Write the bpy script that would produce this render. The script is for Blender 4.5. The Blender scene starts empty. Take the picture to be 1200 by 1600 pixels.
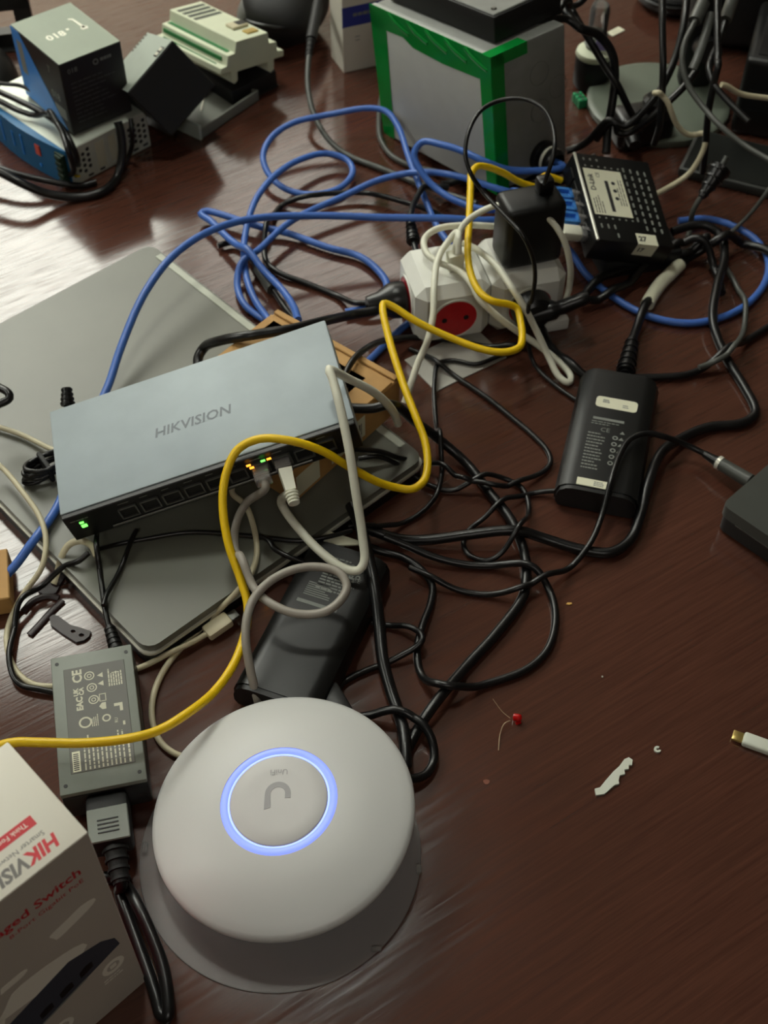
import bpy, bmesh, math, random
from mathutils import Vector, Matrix, Euler
random.seed(7)
S = bpy.context.scene
COL = S.collection
# ------------------------------------------------------------------ camera, light, exposure
CAM_H = 0.75          # metres above the table top (z = 0)
FOC = 2000.0          # focal length in pixels for the 1200 x 1600 frame
PITCH = math.radians(50)
cd = bpy.data.cameras.new('camera'); cam = bpy.data.objects.new('camera', cd); COL.objects.link(cam)
cam.location = (0, 0, CAM_H); cam.rotation_euler = (math.radians(90) - PITCH, 0, 0)
cd.sensor_fit = 'VERTICAL'; cd.sensor_height = 24.0; cd.lens = 24.0 * FOC / 1600.0
cd.clip_start = 0.02; cd.clip_end = 50
cd.dof.use_dof = True; cd.dof.focus_distance = 0.80; cd.dof.aperture_fstop = 8.0
S.camera = cam
S.view_settings.view_transform = 'Standard'; S.view_settings.look = 'None'
S.view_settings.gamma = 1; S.view_settings.use_curve_mapping = False
S.view_settings.exposure = 0.0
w = bpy.data.worlds.new('world'); S.world = w; w.use_nodes = True
w.node_tree.nodes['Background'].inputs[0].default_value = (0.05, 0.05, 0.045, 1)
w.node_tree.nodes['Background'].inputs[1].default_value = 1.0
FAR_FILL_STRENGTH = 2.2         # added fill panel, lifts the sheen on the far table and the ambient
PANEL_STRENGTH = 8.5       # large ceiling light far left of the table
LAMP_STRENGTH = 68.0       # compact ceiling lamp above the laptop, casts the clear shadows
PANEL_COLOR = (0.985, 1.0, 0.89)
NEAR_FILL_STRENGTH = 4.2     # added fill light behind the camera, lifts the faces turned this way
NEAR_FILL_COLOR = (1.0, 0.95, 0.86)

# ------------------------------------------------------------------ helpers
FW = Vector((0, math.cos(PITCH), -math.sin(PITCH))); RT = Vector((1, 0, 0)); UP = RT.cross(FW)
def P(x, y, z=0.0):
    """point at height z (metres) seen at pixel x, y of the 1200 x 1600 photograph"""
    d = FW + (x - 600) / FOC * RT - (y - 800) / FOC * UP
    return Vector((0, 0, CAM_H)) + (z - CAM_H) / d.z * d
def rot(rx, ry, rz): return Euler((math.radians(rx), math.radians(ry), math.radians(rz)))
def T(x, y, z, rx=0, ry=0, rz=0): return Matrix.Translation((x, y, z)) @ rot(rx, ry, rz).to_matrix().to_4x4()
def NB(): return bmesh.new()
def _grow(bm, verts, M):
    if M is not None: bmesh.ops.transform(bm, matrix=M, verts=verts)
def box(bm, c, s, bev=0, seg=2, M=None, which=None):
    r = bmesh.ops.create_cube(bm, size=1.0); vs = r['verts']
    bmesh.ops.transform(bm, matrix=Matrix.Translation(c) @ Matrix.Diagonal((*s, 1)), verts=vs)
    if bev:
        es = list({e for v in vs for e in v.link_edges})
        if which is not None:
            es = [e for e in es if abs((e.verts[1].co - e.verts[0].co).normalized()['xyz'.index(which)]) > .9]
        g = bmesh.ops.bevel(bm, geom=es, offset=bev, segments=seg, affect='EDGES', profile=.5)
        vs = list({v for f in g['faces'] for v in f.verts} | {v for v in vs if v.is_valid})
        # collect the whole island
        todo = list(vs); seen = set(vs)
        while todo:
            v = todo.pop()
            for e in v.link_edges:
                o = e.other_vert(v)
                if o not in seen: seen.add(o); todo.append(o)
        vs = list(seen)
    _grow(bm, vs, M); return bm
def lathe(bm, prof, n=32, M=None, cap=True):
    rings = []
    for r, z in prof:
        if r <= 1e-7: rings.append([bm.verts.new((0, 0, z))])
        else: rings.append([bm.verts.new((r * math.cos(2 * math.pi * i / n), r * math.sin(2 * math.pi * i / n), z)) for i in range(n)])
    for a, b in zip(rings, rings[1:]):
        for i in range(n):
            j = (i + 1) % n
            if len(a) == 1 and len(b) == 1: continue
            if len(a) == 1: bm.faces.new((a[0], b[j], b[i]))
            elif len(b) == 1: bm.faces.new((a[i], a[j], b[0]))
            else: bm.faces.new((a[i], a[j], b[j], b[i]))
    if cap:
        if len(rings[0]) > 1: bm.faces.new(list(reversed(rings[0])))
        if len(rings[-1]) > 1: bm.faces.new(rings[-1])
    _grow(bm, [v for r in rings for v in r], M); return bm
def prism(bm, poly, z0, z1, M=None):
    a = [bm.verts.new((x, y, z0)) for x, y in poly]; b = [bm.verts.new((x, y, z1)) for x, y in poly]
    n = len(poly)
    bm.faces.new(list(reversed(a))); bm.faces.new(b)
    for i in range(n): bm.faces.new((a[i], a[(i + 1) % n], b[(i + 1) % n], b[i]))
    _grow(bm, a + b, M); return bm
def smooth_path(pts, sub=6):
    pts = [Vector(p) for p in pts]; out = []
    n = len(pts)
    for i in range(n - 1):
        p1, p2 = pts[i], pts[i + 1]
        p0 = pts[i - 1] if i else p1 * 2 - p2
        p3 = pts[i + 2] if i + 2 < n else p2 * 2 - p1
        t0 = 0; t1 = t0 + max(1e-6, (p1 - p0).length ** .5); t2 = t1 + max(1e-6, (p2 - p1).length ** .5); t3 = t2 + max(1e-6, (p3 - p2).length ** .5)
        for k in range(sub):
            t = t1 + (t2 - t1) * k / sub
            A1 = p0 * ((t1 - t) / (t1 - t0)) + p1 * ((t - t0) / (t1 - t0))
            A2 = p1 * ((t2 - t) / (t2 - t1)) + p2 * ((t - t1) / (t2 - t1))
            A3 = p2 * ((t3 - t) / (t3 - t2)) + p3 * ((t - t2) / (t3 - t2))
            B1 = A1 * ((t2 - t) / (t2 - t0)) + A2 * ((t - t0) / (t2 - t0))
            B2 = A2 * ((t3 - t) / (t3 - t1)) + A3 * ((t - t1) / (t3 - t1))
            out.append(B1 * ((t2 - t) / (t2 - t1)) + B2 * ((t - t1) / (t2 - t1)))
    out.append(pts[-1]); return out
def sweep(bm, path, r, n=10, flat=1.0, M=None):
    """round tube along path; r a number or one radius per point; flat < 1 squashes it to a ribbon"""
    m = len(path); rr = r if isinstance(r, (list, tuple)) else [r] * m
    t = (path[1] - path[0]).normalized()
    nrm = t.orthogonal().normalized()
    if flat != 1.0: nrm = (Vector((0, 0, 1)) - t * t.z).cross(t).normalized() if abs(t.z) < .98 else nrm
    rings = []
    for i, p in enumerate(path):
        t2 = (path[min(i + 1, m - 1)] - path[max(i - 1, 0)])
        if t2.length > 1e-9: t2.normalize()
        else: t2 = t
        nrm = t.rotation_difference(t2) @ nrm; nrm = (nrm - t2 * nrm.dot(t2)).normalized(); t = t2
        bn = t.cross(nrm)
        rings.append([bm.verts.new(p + (nrm * math.cos(2 * math.pi * k / n) + bn * math.sin(2 * math.pi * k / n) * flat) * rr[i]) for k in range(n)])
    for a, b in zip(rings, rings[1:]):
        for k in range(n): bm.faces.new((a[k], a[(k + 1) % n], b[(k + 1) % n], b[k]))
    bm.faces.new(list(reversed(rings[0]))); bm.faces.new(rings[-1])
    _grow(bm, [v for q in rings for v in q], M); return bm
def rod(bm, a, b, r, r2=None, n=16, M=None):
    return sweep(bm, [Vector(a), Vector(b)], [r, r if r2 is None else r2], n, M=M)
_fc = {}
def text(bm, s, size, M, align='LEFT', depth=0.0001, shear=0.0, bold=0.0):
    key = (s, size, align, shear, bold)
    if key not in _fc:
        c = bpy.data.curves.new('t', 'FONT'); c.body = s; c.size = size; c.align_x = align; c.resolution_u = 2
        c.shear = shear; c.offset = bold; c.extrude = 0
        o = bpy.data.objects.new('t', c); COL.objects.link(o); dg = bpy.context.evaluated_depsgraph_get()
        me = o.evaluated_get(dg).to_mesh()
        _fc[key] = ([v.co.copy() for v in me.vertices], [tuple(p.vertices) for p in me.polygons])
        o.evaluated_get(dg).to_mesh_clear(); bpy.data.objects.remove(o); bpy.data.curves.remove(c)
    vs, fs = _fc[key]
    nv = [bm.verts.new(M @ Vector((v.x, v.y, depth))) for v in vs]
    for f in fs:
        try: bm.faces.new([nv[i] for i in f])
        except ValueError: pass
    return bm
def rect(bm, x0, y0, x1, y1, M, z=0.0001):
    box(bm, ((x0 + x1) / 2, (y0 + y1) / 2, z / 2), (x1 - x0, y1 - y0, z), M=M); return bm
def ring(bm, r0, r1, z, n=32, M=None):
    lathe(bm, [(r0, 0), (r1, 0), (r1, z), (r0, z), (r0, 0)], n, M, cap=False); return bm
def frame(bm, x0, y0, x1, y1, t, h, M):
    rect(bm, x0, y0, x1, y0 + t, M, h); rect(bm, x0, y1 - t, x1, y1, M, h); rect(bm, x0, y0, x0 + t, y1, M, h); rect(bm, x1 - t, y0, x1, y1, M, h); return bm
def lines(bm, x0, y0, w, n, step, t, M, seed=1, words=True):
    """rows of fine print too small to read"""
    rnd = random.Random(seed)
    for i in range(n):
        x = x0; end = x0 + w * rnd.uniform(.6, 1)
        while x < end:
            l = rnd.uniform(.06, .2) * w if words else end - x
            rect(bm, x, y0 - i * step - t, min(x + l, end), y0 - i * step, M); x += l + .03 * w
    return bm
def obj(name, bm, mat, parent=None, smooth=True, kind=None, label=None, angle=35):
    bmesh.ops.recalc_face_normals(bm, faces=bm.faces)
    me = bpy.data.meshes.new(name); bm.to_mesh(me); bm.free()
    if smooth and len(me.polygons):
        me.polygons.foreach_set('use_smooth', [True] * len(me.polygons)); me.set_sharp_from_angle(angle=math.radians(angle))
    me.materials.append(mat)
    o = bpy.data.objects.new(name, me); COL.objects.link(o)
    if parent is not None: o.parent = parent
    if kind: o['kind'] = kind
    if label: o['label'] = label
    return o
def tag(o, label, cat, group=None):
    o['label'] = label; o['category'] = cat
    if group: o['group'] = group
    return o
def thing(name, label, cat, loc=(0, 0, 0), r=(0, 0, 0), group=None):
    o = bpy.data.objects.new(name, None); COL.objects.link(o); o.empty_display_size = .02
    o.location = loc; o.rotation_euler = rot(*r); return tag(o, label, cat, group)
def struct(name, bm, m): return obj(name, bm, m, kind='structure', smooth=False)

# ------------------------------------------------------------------ materials
def lin(c):
    return tuple((v / 12.92 if v <= .04045 else ((v + .055) / 1.055) ** 2.4) for v in (x / 255 for x in c)) + (1,)
def mat(name, rgb, rough=.5, metal=0, noise=.08, scale=60, bump=0.0, bscale=400, spec=.5, coat=0, emit=None, es=0, trans=0, alpha=1):
    m = bpy.data.materials.new(name); m.use_nodes = True; nt = m.node_tree; b = nt.nodes['Principled BSDF']
    c = lin(rgb)
    if noise:
        tc = nt.nodes.new('ShaderNodeTexCoord'); n = nt.nodes.new('ShaderNodeTexNoise'); n.inputs['Scale'].default_value = scale; n.inputs['Detail'].default_value = 4
        r = nt.nodes.new('ShaderNodeValToRGB'); r.color_ramp.elements[0].position = .3; r.color_ramp.elements[1].position = .7
        r.color_ramp.elements[0].color = tuple(v * (1 - noise) for v in c[:3]) + (1,); r.color_ramp.elements[1].color = tuple(min(1, v * (1 + noise)) for v in c[:3]) + (1,)
        nt.links.new(tc.outputs['Object'], n.inputs['Vector']); nt.links.new(n.outputs['Fac'], r.inputs['Fac']); nt.links.new(r.outputs['Color'], b.inputs['Base Color'])
    else: b.inputs['Base Color'].default_value = c
    b.inputs['Roughness'].default_value = rough; b.inputs['Metallic'].default_value = metal; b.inputs['Specular IOR Level'].default_value = spec
    b.inputs['Coat Weight'].default_value = coat
    if bump:
        tc = nt.nodes.new('ShaderNodeTexCoord'); n = nt.nodes.new('ShaderNodeTexNoise'); n.inputs['Scale'].default_value = bscale
        bp = nt.nodes.new('ShaderNodeBump'); bp.inputs['Strength'].default_value = bump; bp.inputs['Distance'].default_value = .0005
        nt.links.new(tc.outputs['Object'], n.inputs['Vector']); nt.links.new(n.outputs['Fac'], bp.inputs['Height']); nt.links.new(bp.outputs['Normal'], b.inputs['Normal'])
    if emit: b.inputs['Emission Color'].default_value = emit + (1,); b.inputs['Emission Strength'].default_value = es
    if trans: b.inputs['Transmission Weight'].default_value = trans
    if alpha < 1: b.inputs['Alpha'].default_value = alpha
    return m
def wood_mat():
    m = bpy.data.materials.new('dark_red_laminate'); m.use_nodes = True; nt = m.node_tree; b = nt.nodes['Principled BSDF']; L = nt.links.new
    tc = nt.nodes.new('ShaderNodeTexCoord'); mp = nt.nodes.new('ShaderNodeMapping'); mp.inputs['Scale'].default_value = (9, 230, 1); mr = nt.nodes.new('ShaderNodeMapping'); mr.inputs['Rotation'].default_value = (0, 0, math.radians(-33))
    L(tc.outputs['Object'], mr.inputs['Vector']); L(mr.outputs['Vector'], mp.inputs['Vector'])
    n = nt.nodes.new('ShaderNodeTexNoise'); n.inputs['Scale'].default_value = 1.6; n.inputs['Detail'].default_value = 5; n.inputs['Roughness'].default_value = .65
    L(mp.outputs['Vector'], n.inputs['Vector'])
    n2 = nt.nodes.new('ShaderNodeTexNoise'); n2.inputs['Scale'].default_value = 5; L(tc.outputs['Object'], n2.inputs['Vector'])
    r = nt.nodes.new('ShaderNodeValToRGB'); e = r.color_ramp.elements
    e[0].position = .30; e[0].color = (.070, .026, .017, 1); e[1].position = .72; e[1].color = (.116, .045, .029, 1)
    L(n.outputs['Fac'], r.inputs['Fac'])
    mx = nt.nodes.new('ShaderNodeMixRGB'); mx.blend_type = 'MULTIPLY'; mx.inputs['Fac'].default_value = .35
    L(r.outputs['Color'], mx.inputs['Color1']); L(n2.outputs['Fac'], mx.inputs['Color2']); L(mx.outputs['Color'], b.inputs['Base Color'])
    rr = nt.nodes.new('ShaderNodeMapRange'); rr.inputs['From Min'].default_value = .3; rr.inputs['From Max'].default_value = .7; rr.inputs['To Min'].default_value = .17; rr.inputs['To Max'].default_value = .09
    L(n.outputs['Fac'], rr.inputs['Value']); L(rr.outputs['Result'], b.inputs['Roughness'])
    bp = nt.nodes.new('ShaderNodeBump'); bp.inputs['Strength'].default_value = .045; bp.inputs['Distance'].default_value = .0004
    mf = nt.nodes.new('ShaderNodeMapping'); mf.inputs['Scale'].default_value = (18, 620, 1); L(mr.outputs['Vector'], mf.inputs['Vector']); nf = nt.nodes.new('ShaderNodeTexNoise'); nf.inputs['Scale'].default_value = 1.5; nf.inputs['Detail'].default_value = 2; L(mf.outputs['Vector'], nf.inputs['Vector'])
    sp = nt.nodes.new('ShaderNodeMapRange'); sp.inputs['From Min'].default_value = .30; sp.inputs['From Max'].default_value = .52; sp.inputs['To Min'].default_value = .30; sp.inputs['To Max'].default_value = .78; L(nf.outputs['Fac'], sp.inputs['Value']); L(sp.outputs['Result'], b.inputs['Specular IOR Level'])
    L(nf.outputs['Fac'], bp.inputs['Height']); L(bp.outputs['Normal'], b.inputs['Normal'])
    b.inputs['IOR'].default_value = 1.6
    return m
def clear_mat(name, tint, haze=.16):
    m = bpy.data.materials.new(name); m.use_nodes = True; nt = m.node_tree; nt.nodes.clear(); L = nt.links.new
    o = nt.nodes.new('ShaderNodeOutputMaterial'); t = nt.nodes.new('ShaderNodeBsdfTransparent'); d = nt.nodes.new('ShaderNodeBsdfDiffuse'); g = nt.nodes.new('ShaderNodeBsdfGlossy')
    t.inputs['Color'].default_value = tint; d.inputs['Color'].default_value = (.62, .60, .60, 1); g.inputs['Roughness'].default_value = .07
    m1 = nt.nodes.new('ShaderNodeMixShader'); m1.inputs[0].default_value = haze; m2 = nt.nodes.new('ShaderNodeMixShader'); f = nt.nodes.new('ShaderNodeFresnel'); f.inputs['IOR'].default_value = 1.45
    L(t.outputs[0], m1.inputs[1]); L(d.outputs[0], m1.inputs[2]); L(f.outputs[0], m2.inputs[0]); L(m1.outputs[0], m2.inputs[1]); L(g.outputs[0], m2.inputs[2]); L(m2.outputs[0], o.inputs[0])
    return m
M_ = {}
M_['wood'] = wood_mat()
M_['clear'] = clear_mat('clear_film', (.97, .97, .97, 1), .30)
M_['clearplug'] = clear_mat('clear_plug', (.93, .95, .93, 1), .30)
M_['glass'] = clear_mat('vial_glass', (.93, .95, .93, 1), .14)
M_['black'] = mat('black_plastic', (14, 15, 15), .42, bump=.05)
M_['blackmatte'] = mat('black_matte', (16, 16, 17), .6, bump=.12)
M_['cable'] = mat('black_cable_rubber', (16, 16, 17), .33)
M_['blackcard'] = mat('black_card', (26, 25, 25), .5)
M_['shell'] = mat('grey_blue_steel', (156, 167, 172), .55, metal=.15, noise=.09, scale=22)
M_['lid'] = mat('laptop_grey', (104, 105, 95), .36, metal=0, noise=.07, scale=16)
M_['silver'] = mat('silver_trim', (222, 220, 206), .3, metal=.2)
M_['blue'] = mat('blue_cable', (64, 106, 186), .38, noise=.05)
M_['bluehood'] = mat('blue_boot', (70, 138, 215), .45)
M_['yellow'] = mat('yellow_cable', (236, 196, 8), .42, noise=.04)
M_['white'] = mat('white_cable', (226, 226, 208), .42, noise=.03)
M_['greyc'] = mat('grey_cable', (150, 144, 134), .45, noise=.04)
M_['darkgreyc'] = mat('dark_grey_cable', (74, 76, 72), .4, noise=.04)
M_['beige'] = mat('beige_cable', (196, 188, 158), .45, noise=.04)
M_['strip'] = mat('white_glossy_plastic', (226, 227, 220), .24, noise=.02)
M_['red'] = mat('red_socket', (196, 18, 30), .35)
M_['ap'] = mat('white_matte_plastic', (198, 199, 197), .42, noise=.015, scale=10)
M_['apface'] = mat('white_face', (194, 193, 192), .45, noise=.015)
M_['led'] = mat('blue_led_ring', (120, 140, 255), .4, noise=0, emit=(.19, .26, 1.0), es=1.05)
M_['ledhot'] = mat('blue_led_inner', (150, 170, 255), .4, noise=0, emit=(.34, .46, 1.0), es=1.15)
M_['logo'] = mat('grey_logo', (150, 149, 151), .4, noise=0)
M_['green_led'] = mat('green_led', (60, 200, 60), .4, noise=0, emit=(.18, 1.0, .12), es=2.2)
M_['orange_led'] = mat('orange_led', (255, 150, 40), .4, noise=0, emit=(1.0, .36, .03), es=2.4)
M_['engrave'] = mat('dark_engraving', (108, 116, 122), .5, noise=0)
M_['portblack'] = mat('port_black', (8, 8, 9), .5, noise=0)
M_['steel'] = mat('port_steel', (120, 120, 116), .35, metal=.8)
M_['brass'] = mat('gold_contacts', (205, 180, 110), .3, metal=.8)
M_['cardboard'] = mat('brown_cardboard', (184, 142, 84), .7, noise=.06, scale=90, bump=.1)
M_['labelw'] = mat('white_label', (226, 225, 200), .5, noise=.02)
M_['ink'] = mat('black_ink', (40, 40, 40), .6, noise=0)
M_['inkfaint'] = mat('faint_print', (74, 74, 74), .6, noise=0)
M_['inkgrey'] = mat('grey_print', (128, 132, 126), .5, noise=0)
M_['inklight'] = mat('light_print', (196, 194, 172), .5, noise=0)
M_['inkwhite'] = mat('white_print', (232, 232, 214), .5, noise=0)
M_['cartonwhite'] = mat('white_carton', (222, 218, 204), .5, noise=.03, scale=12)
M_['cartonred'] = mat('carton_red', (200, 34, 46), .5, noise=0)
M_['cartondark'] = mat('carton_dark_print', (58, 64, 76), .5, noise=0)
M_['cartoncloud'] = mat('carton_pale_print', (240, 236, 222), .5, noise=0)
M_['cartonfront'] = mat('carton_white_shaded', (190, 182, 170), .5, noise=.05, scale=14)  # same white card, darkened in colour for the shaded front
M_['cartongrey'] = mat('carton_grey_text', (112, 108, 104), .5, noise=0)
M_['plate'] = mat('adapter_plate', (122, 128, 120), .5, noise=.06, bump=.06)
M_['panel'] = mat('adapter_panel', (92, 92, 86), .5, noise=.03)
M_['green'] = mat('green_tape', (16, 136, 56), .16, noise=.12, scale=30, bump=.3, bscale=60)
M_['jgrey'] = mat('enclosure_grey', (128, 130, 126), .55)
M_['jlid'] = mat('enclosure_lid', (184, 186, 182), .38, noise=.03)
M_['cream'] = mat('cream_plastic', (206, 212, 186), .5, noise=.03)
M_['creamdark'] = mat('vent_dark', (70, 76, 68), .6, noise=0)
M_['terminal'] = mat('green_terminal', (22, 110, 52), .5, noise=.05)
M_['perf'] = mat('perforated_grey', (172, 182, 172), .45, noise=.03)
M_['trayg'] = mat('tray_grey', (128, 130, 122), .5, noise=.04)
M_['psu'] = mat('psu_metal', (206, 212, 200), .4, metal=.3, noise=.04)
M_['psublue'] = mat('psu_blue', (22, 102, 152), .45, noise=.05)
M_['psured'] = mat('psu_red_mark', (214, 84, 66), .5, noise=0)
M_['cartblue'] = mat('carton_blue', (52, 140, 228), .4, noise=.06, scale=20)
M_['carttop'] = mat('carton_sage', (134, 146, 128), .45, noise=.05, scale=30)
M_['stripeblue'] = mat('stripe_blue', (46, 58, 148), .5, noise=0)
M_['discg'] = mat('grey_base', (104, 112, 100), .4, noise=.03)
M_['padgrey'] = mat('grey_pad', (104, 104, 100), .7)
M_['paper'] = mat('grey_card', (168, 166, 158), .45, noise=.05)
M_['whitechip'] = mat('white_rubber_scrap', (208, 212, 198), .5, noise=.04)
M_['redled'] = mat('red_component', (200, 22, 20), .15, noise=0, trans=.3)
M_['crumb'] = mat('yellow_crumb', (205, 160, 80), .6, noise=0)
M_['greensmall'] = mat('green_connector', (40, 150, 96), .4, noise=0)
M_['lav'] = mat('lavender_label', (150, 140, 190), .5, noise=0)
M_['wall'] = mat('wall_paint', (206, 196, 180), .9, noise=.03, scale=3)
M_['wall_dark'] = mat('dark_wall_paint', (120, 108, 96), .9, noise=.03, scale=3)
M_['ceil'] = mat('ceiling_paint', (196, 188, 176), .9, noise=.02, scale=3)
M_['floor'] = mat('floor_carpet', (92, 84, 76), .9, noise=.2, scale=40)
M_['lampframe'] = mat('lamp_frame', (200, 200, 196), .5, noise=0)
M_['panel_light'] = mat('lamp_diffuser', (255, 255, 255), .5, noise=0, emit=PANEL_COLOR, es=PANEL_STRENGTH)
M_['far_fill'] = mat('far_fill_glow', (255, 255, 255), .5, noise=0, emit=(1, .97, .87), es=FAR_FILL_STRENGTH)
M_['lamp_light'] = mat('lamp_diffuser_bright', (255, 255, 255), .5, noise=0, emit=PANEL_COLOR, es=LAMP_STRENGTH)
M_['near_fill'] = mat('near_fill_glow', (255, 255, 255), .5, noise=0, emit=NEAR_FILL_COLOR, es=NEAR_FILL_STRENGTH)

# ------------------------------------------------------------------ the setting
ZF, ZC = -0.74, 1.95
X0, X1, Y0, Y1 = -3.2, 3.2, -2.4, 4.2
struct('floor', box(NB(), ((X0 + X1) / 2, (Y0 + Y1) / 2, ZF - .05), (X1 - X0, Y1 - Y0, .1)), M_['floor'])
struct('ceiling', box(NB(), ((X0 + X1) / 2, (Y0 + Y1) / 2, ZC + .05), (X1 - X0, Y1 - Y0, .1)), M_['ceil'])
for nm, c, s in (('wall_left', (X0 - .05, (Y0 + Y1) / 2, (ZF + ZC) / 2), (.1, Y1 - Y0, ZC - ZF)), ('wall_right', (X1 + .05, (Y0 + Y1) / 2, (ZF + ZC) / 2), (.1, Y1 - Y0, ZC - ZF)),
                 ('wall_back', (0, Y1 + .05, (ZF + ZC) / 2), (X1 - X0 + .2, .1, ZC - ZF)), ('wall_front', (0, Y0 - .05, (ZF + ZC) / 2), (X1 - X0 + .2, .1, ZC - ZF))):
    struct(nm, box(NB(), c, s), M_['wall' if nm == 'wall_back' else 'wall_dark'])
def ceiling_light(label, x0, x1, y0, y1, m, nx=1, ny=1):
    t = thing('ceiling_light', label, 'ceiling light', ((x0 + x1) / 2, (y0 + y1) / 2, ZC))
    w_, d_ = (x1 - x0), (y1 - y0)
    b = NB(); frame(b, -w_ / 2 - .03, -d_ / 2 - .03, w_ / 2 + .03, d_ / 2 + .03, .03, .04, T(0, 0, -.04)); obj('frame', b, M_['lampframe'], t)
    obj('diffuser', box(NB(), (0, 0, -.02), (w_, d_, .01)), m, t, smooth=False)
ceiling_light('large luminous ceiling panel to the far left of the table', -2.0, -.74, 1.75, 3.95, M_['panel_light'])
ceiling_light('large luminous ceiling panel to the near left of the table', -2.6, -1.8, .1, 1.1, M_['panel_light'])
ceiling_light('added fill panel on the ceiling along the back wall', -.62, .45, 2.95, 4.1, M_['far_fill'])
ceiling_light('small bright square ceiling lamp above the laptop', -.32, -.12, 1.13, 1.33, M_['lamp_light'])
ceiling_light('small added fill light on the ceiling behind the photographer', -.3, .5, -1.6, -.8, M_['near_fill'])
t = thing('table', 'dark reddish brown wood grain table that everything lies on', 'table', (0, 1.15, ZF))
obj('tabletop', box(NB(), (0, 0, -ZF - .0175), (2.6, 2.1, .035), .002, 1), M_['wood'], t)
for sx in (-1, 1):
    for sy in (-1, 1): obj('leg', box(NB(), (sx * 1.2, sy * .95, (-ZF - .035) / 2), (.06, .06, -ZF - .035), .004, 1), M_['blackmatte'], t)
tz = 0.0

# ------------------------------------------------------------------ laptop (left, closed)
t = thing('laptop', 'closed grey laptop lying at the left under the network switch', 'laptop', (-.1862, .7088, 0), (0, 0, -47.1))
LW, LD = .3578, .2653
obj('base', box(NB(), (0, 0, .0055), (LW, LD, .011), .010, 4, which='z'), M_['black'], t)
obj('rim', box(NB(), (0, 0, .0123), (LW + .0018, LD + .0018, .0022), .0108, 4, which='z'), M_['silver'], t, label='bright metal line around the edge of the laptop')
b = NB(); box(b, (0, 0, .0167), (LW - .0016, LD - .0016, .0066), .0105, 4, which='z'); obj('lid', b, M_['lid'], t)
for hx, hl in ((-.0815, .157), (.0805, .155)): obj('hinge_cover', box(NB(), (hx, LD / 2 - .0058, .0203), (hl, .0066, .0010), .0004, 1), mat('hinge_grey', (176, 180, 166), .4), t, label='pale strip along the hinge')

# ------------------------------------------------------------------ brown carton on the laptop
t = thing('cardboard_box', 'small brown cardboard box with white labels under the network switch', 'box', (-.0768, .7098, .0205), (0, 0, -38.7))
BW, BD, BH = .1273, .1274, .036
obj('body', box(NB(), (0, 0, BH / 2 - .001), (BW, BD, BH - .002), .001, 1), M_['cardboard'], t)
for fy, fd in ((-.004, BD - .010), (BD / 2 - .0035, .0055)): obj('flap', box(NB(), (0, fy, BH - .0007), (BW - .001, fd, .0016), .0006, 1), M_['cardboard'], t)
for q in ((.012, .018, .044, .045), (-.056, .036, -.030, .050)): obj('shipping_label', rect(NB(), *q, T(0, 0, BH)), M_['labelw'], t, smooth=False)
MR = T(BW / 2, 0, 0, 90, 0, 90)   # right side face: x along +y, y up
for q in ((-.020, .006, .020, .028), (-.060, .004, -.034, .026)): obj('side_label', rect(NB(), *q, MR), M_['labelw'], t, smooth=False)
b = NB()
for k in range(14): rect(b, -.016 + k * .0024, .010, -.016 + k * .0024 + random.choice((.0006, .0012)), .022, T(BW / 2 + .0001, 0, 0, 90, 0, 90))
lines(b, .014, .041, .028, 5, .004, .0008, T(0, 0, BH + .0001)); obj('label_print', b, M_['ink'], t, smooth=False)

# ------------------------------------------------------------------ network switch
SW, SD, SH = .2176, .104, .0277
t = thing('network_switch', 'grey steel network switch with black port panel, propped on a brown box', 'network switch', (-.1294, .6486, .0605), (1.8, -13.1, 12.9))
b = NB(); box(b, (0, .0015, SH / 2), (SW, SD - .003, SH), .0012, 2); obj('housing', b, M_['shell'], t)
MF = T(0, -SD / 2, SH / 2, 90, 0, 0)   # front: x right, y up, z outwards
b = NB(); box(b, (0, 0, -.0005), (SW - .0012, SH - .0012, .004), .0006, 1, MF)
obj('front_panel', b, M_['black'], t)
b = NB(); text(b, 'HIKVISION', .0122, T(-.0330, -.0080, SH, 0, 0, 0), shear=.18, bold=.0002, depth=.0002); obj('brand_lettering', b, M_['engrave'], t, smooth=False)
px0, pstep, pw, ph = -.0630, .0163, .0136, .0116
ports = [px0 + i * pstep for i in range(10)]
for i, x in enumerate(ports):
    b = NB(); frame(b, x - pw / 2, -.0055, x + pw / 2, -.0055 + ph, .0011, .0018, MF @ T(0, 0, .0014)); o = obj('ethernet_port', b, M_['steel'], t, smooth=False)
    b = NB(); rect(b, x - pw / 2 + .0011, -.0044, x + pw / 2 - .0011, ph - .0066, MF @ T(0, 0, .0015), .0003); rect(b, x - .0025, -.0068, x + .0025, -.0044, MF @ T(0, 0, .0015), .0003); obj('socket_opening', b, M_['portblack'], o, smooth=False)
b = NB(); box(b, (-.004, -.0095, .0022), (.150, .0022, .0014), .0004, 1, MF); obj('trim_bar', b, M_['steel'], t)
b = NB(); lines(b, -.104, .008, .020, 1, .003, .0008, MF @ T(0, 0, .0015)); 
for x in ports: lines(b, x - .005, .0102, .008, 1, .003, .0007, MF @ T(0, 0, .0015), seed=int(x * 1e4))
obj('port_numbers', b, M_['inkgrey'], t, smooth=False)
b = NB(); rect(b, -.0985, -.001, -.0945, .0016, MF @ T(0, 0, .0015), .0008); rect(b, -.0985, .0036, -.0955, .0050, MF @ T(0, 0, .0015), .0008); obj('power_light', b, M_['green_led'], t, smooth=False)
def led(x, y, m, nm):
    b = NB(); rect(b, x - .0016, y - .0009, x + .0016, y + .0009, MF @ T(0, 0, .0034), .0004); obj(nm, b, m, t, smooth=False)
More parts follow.
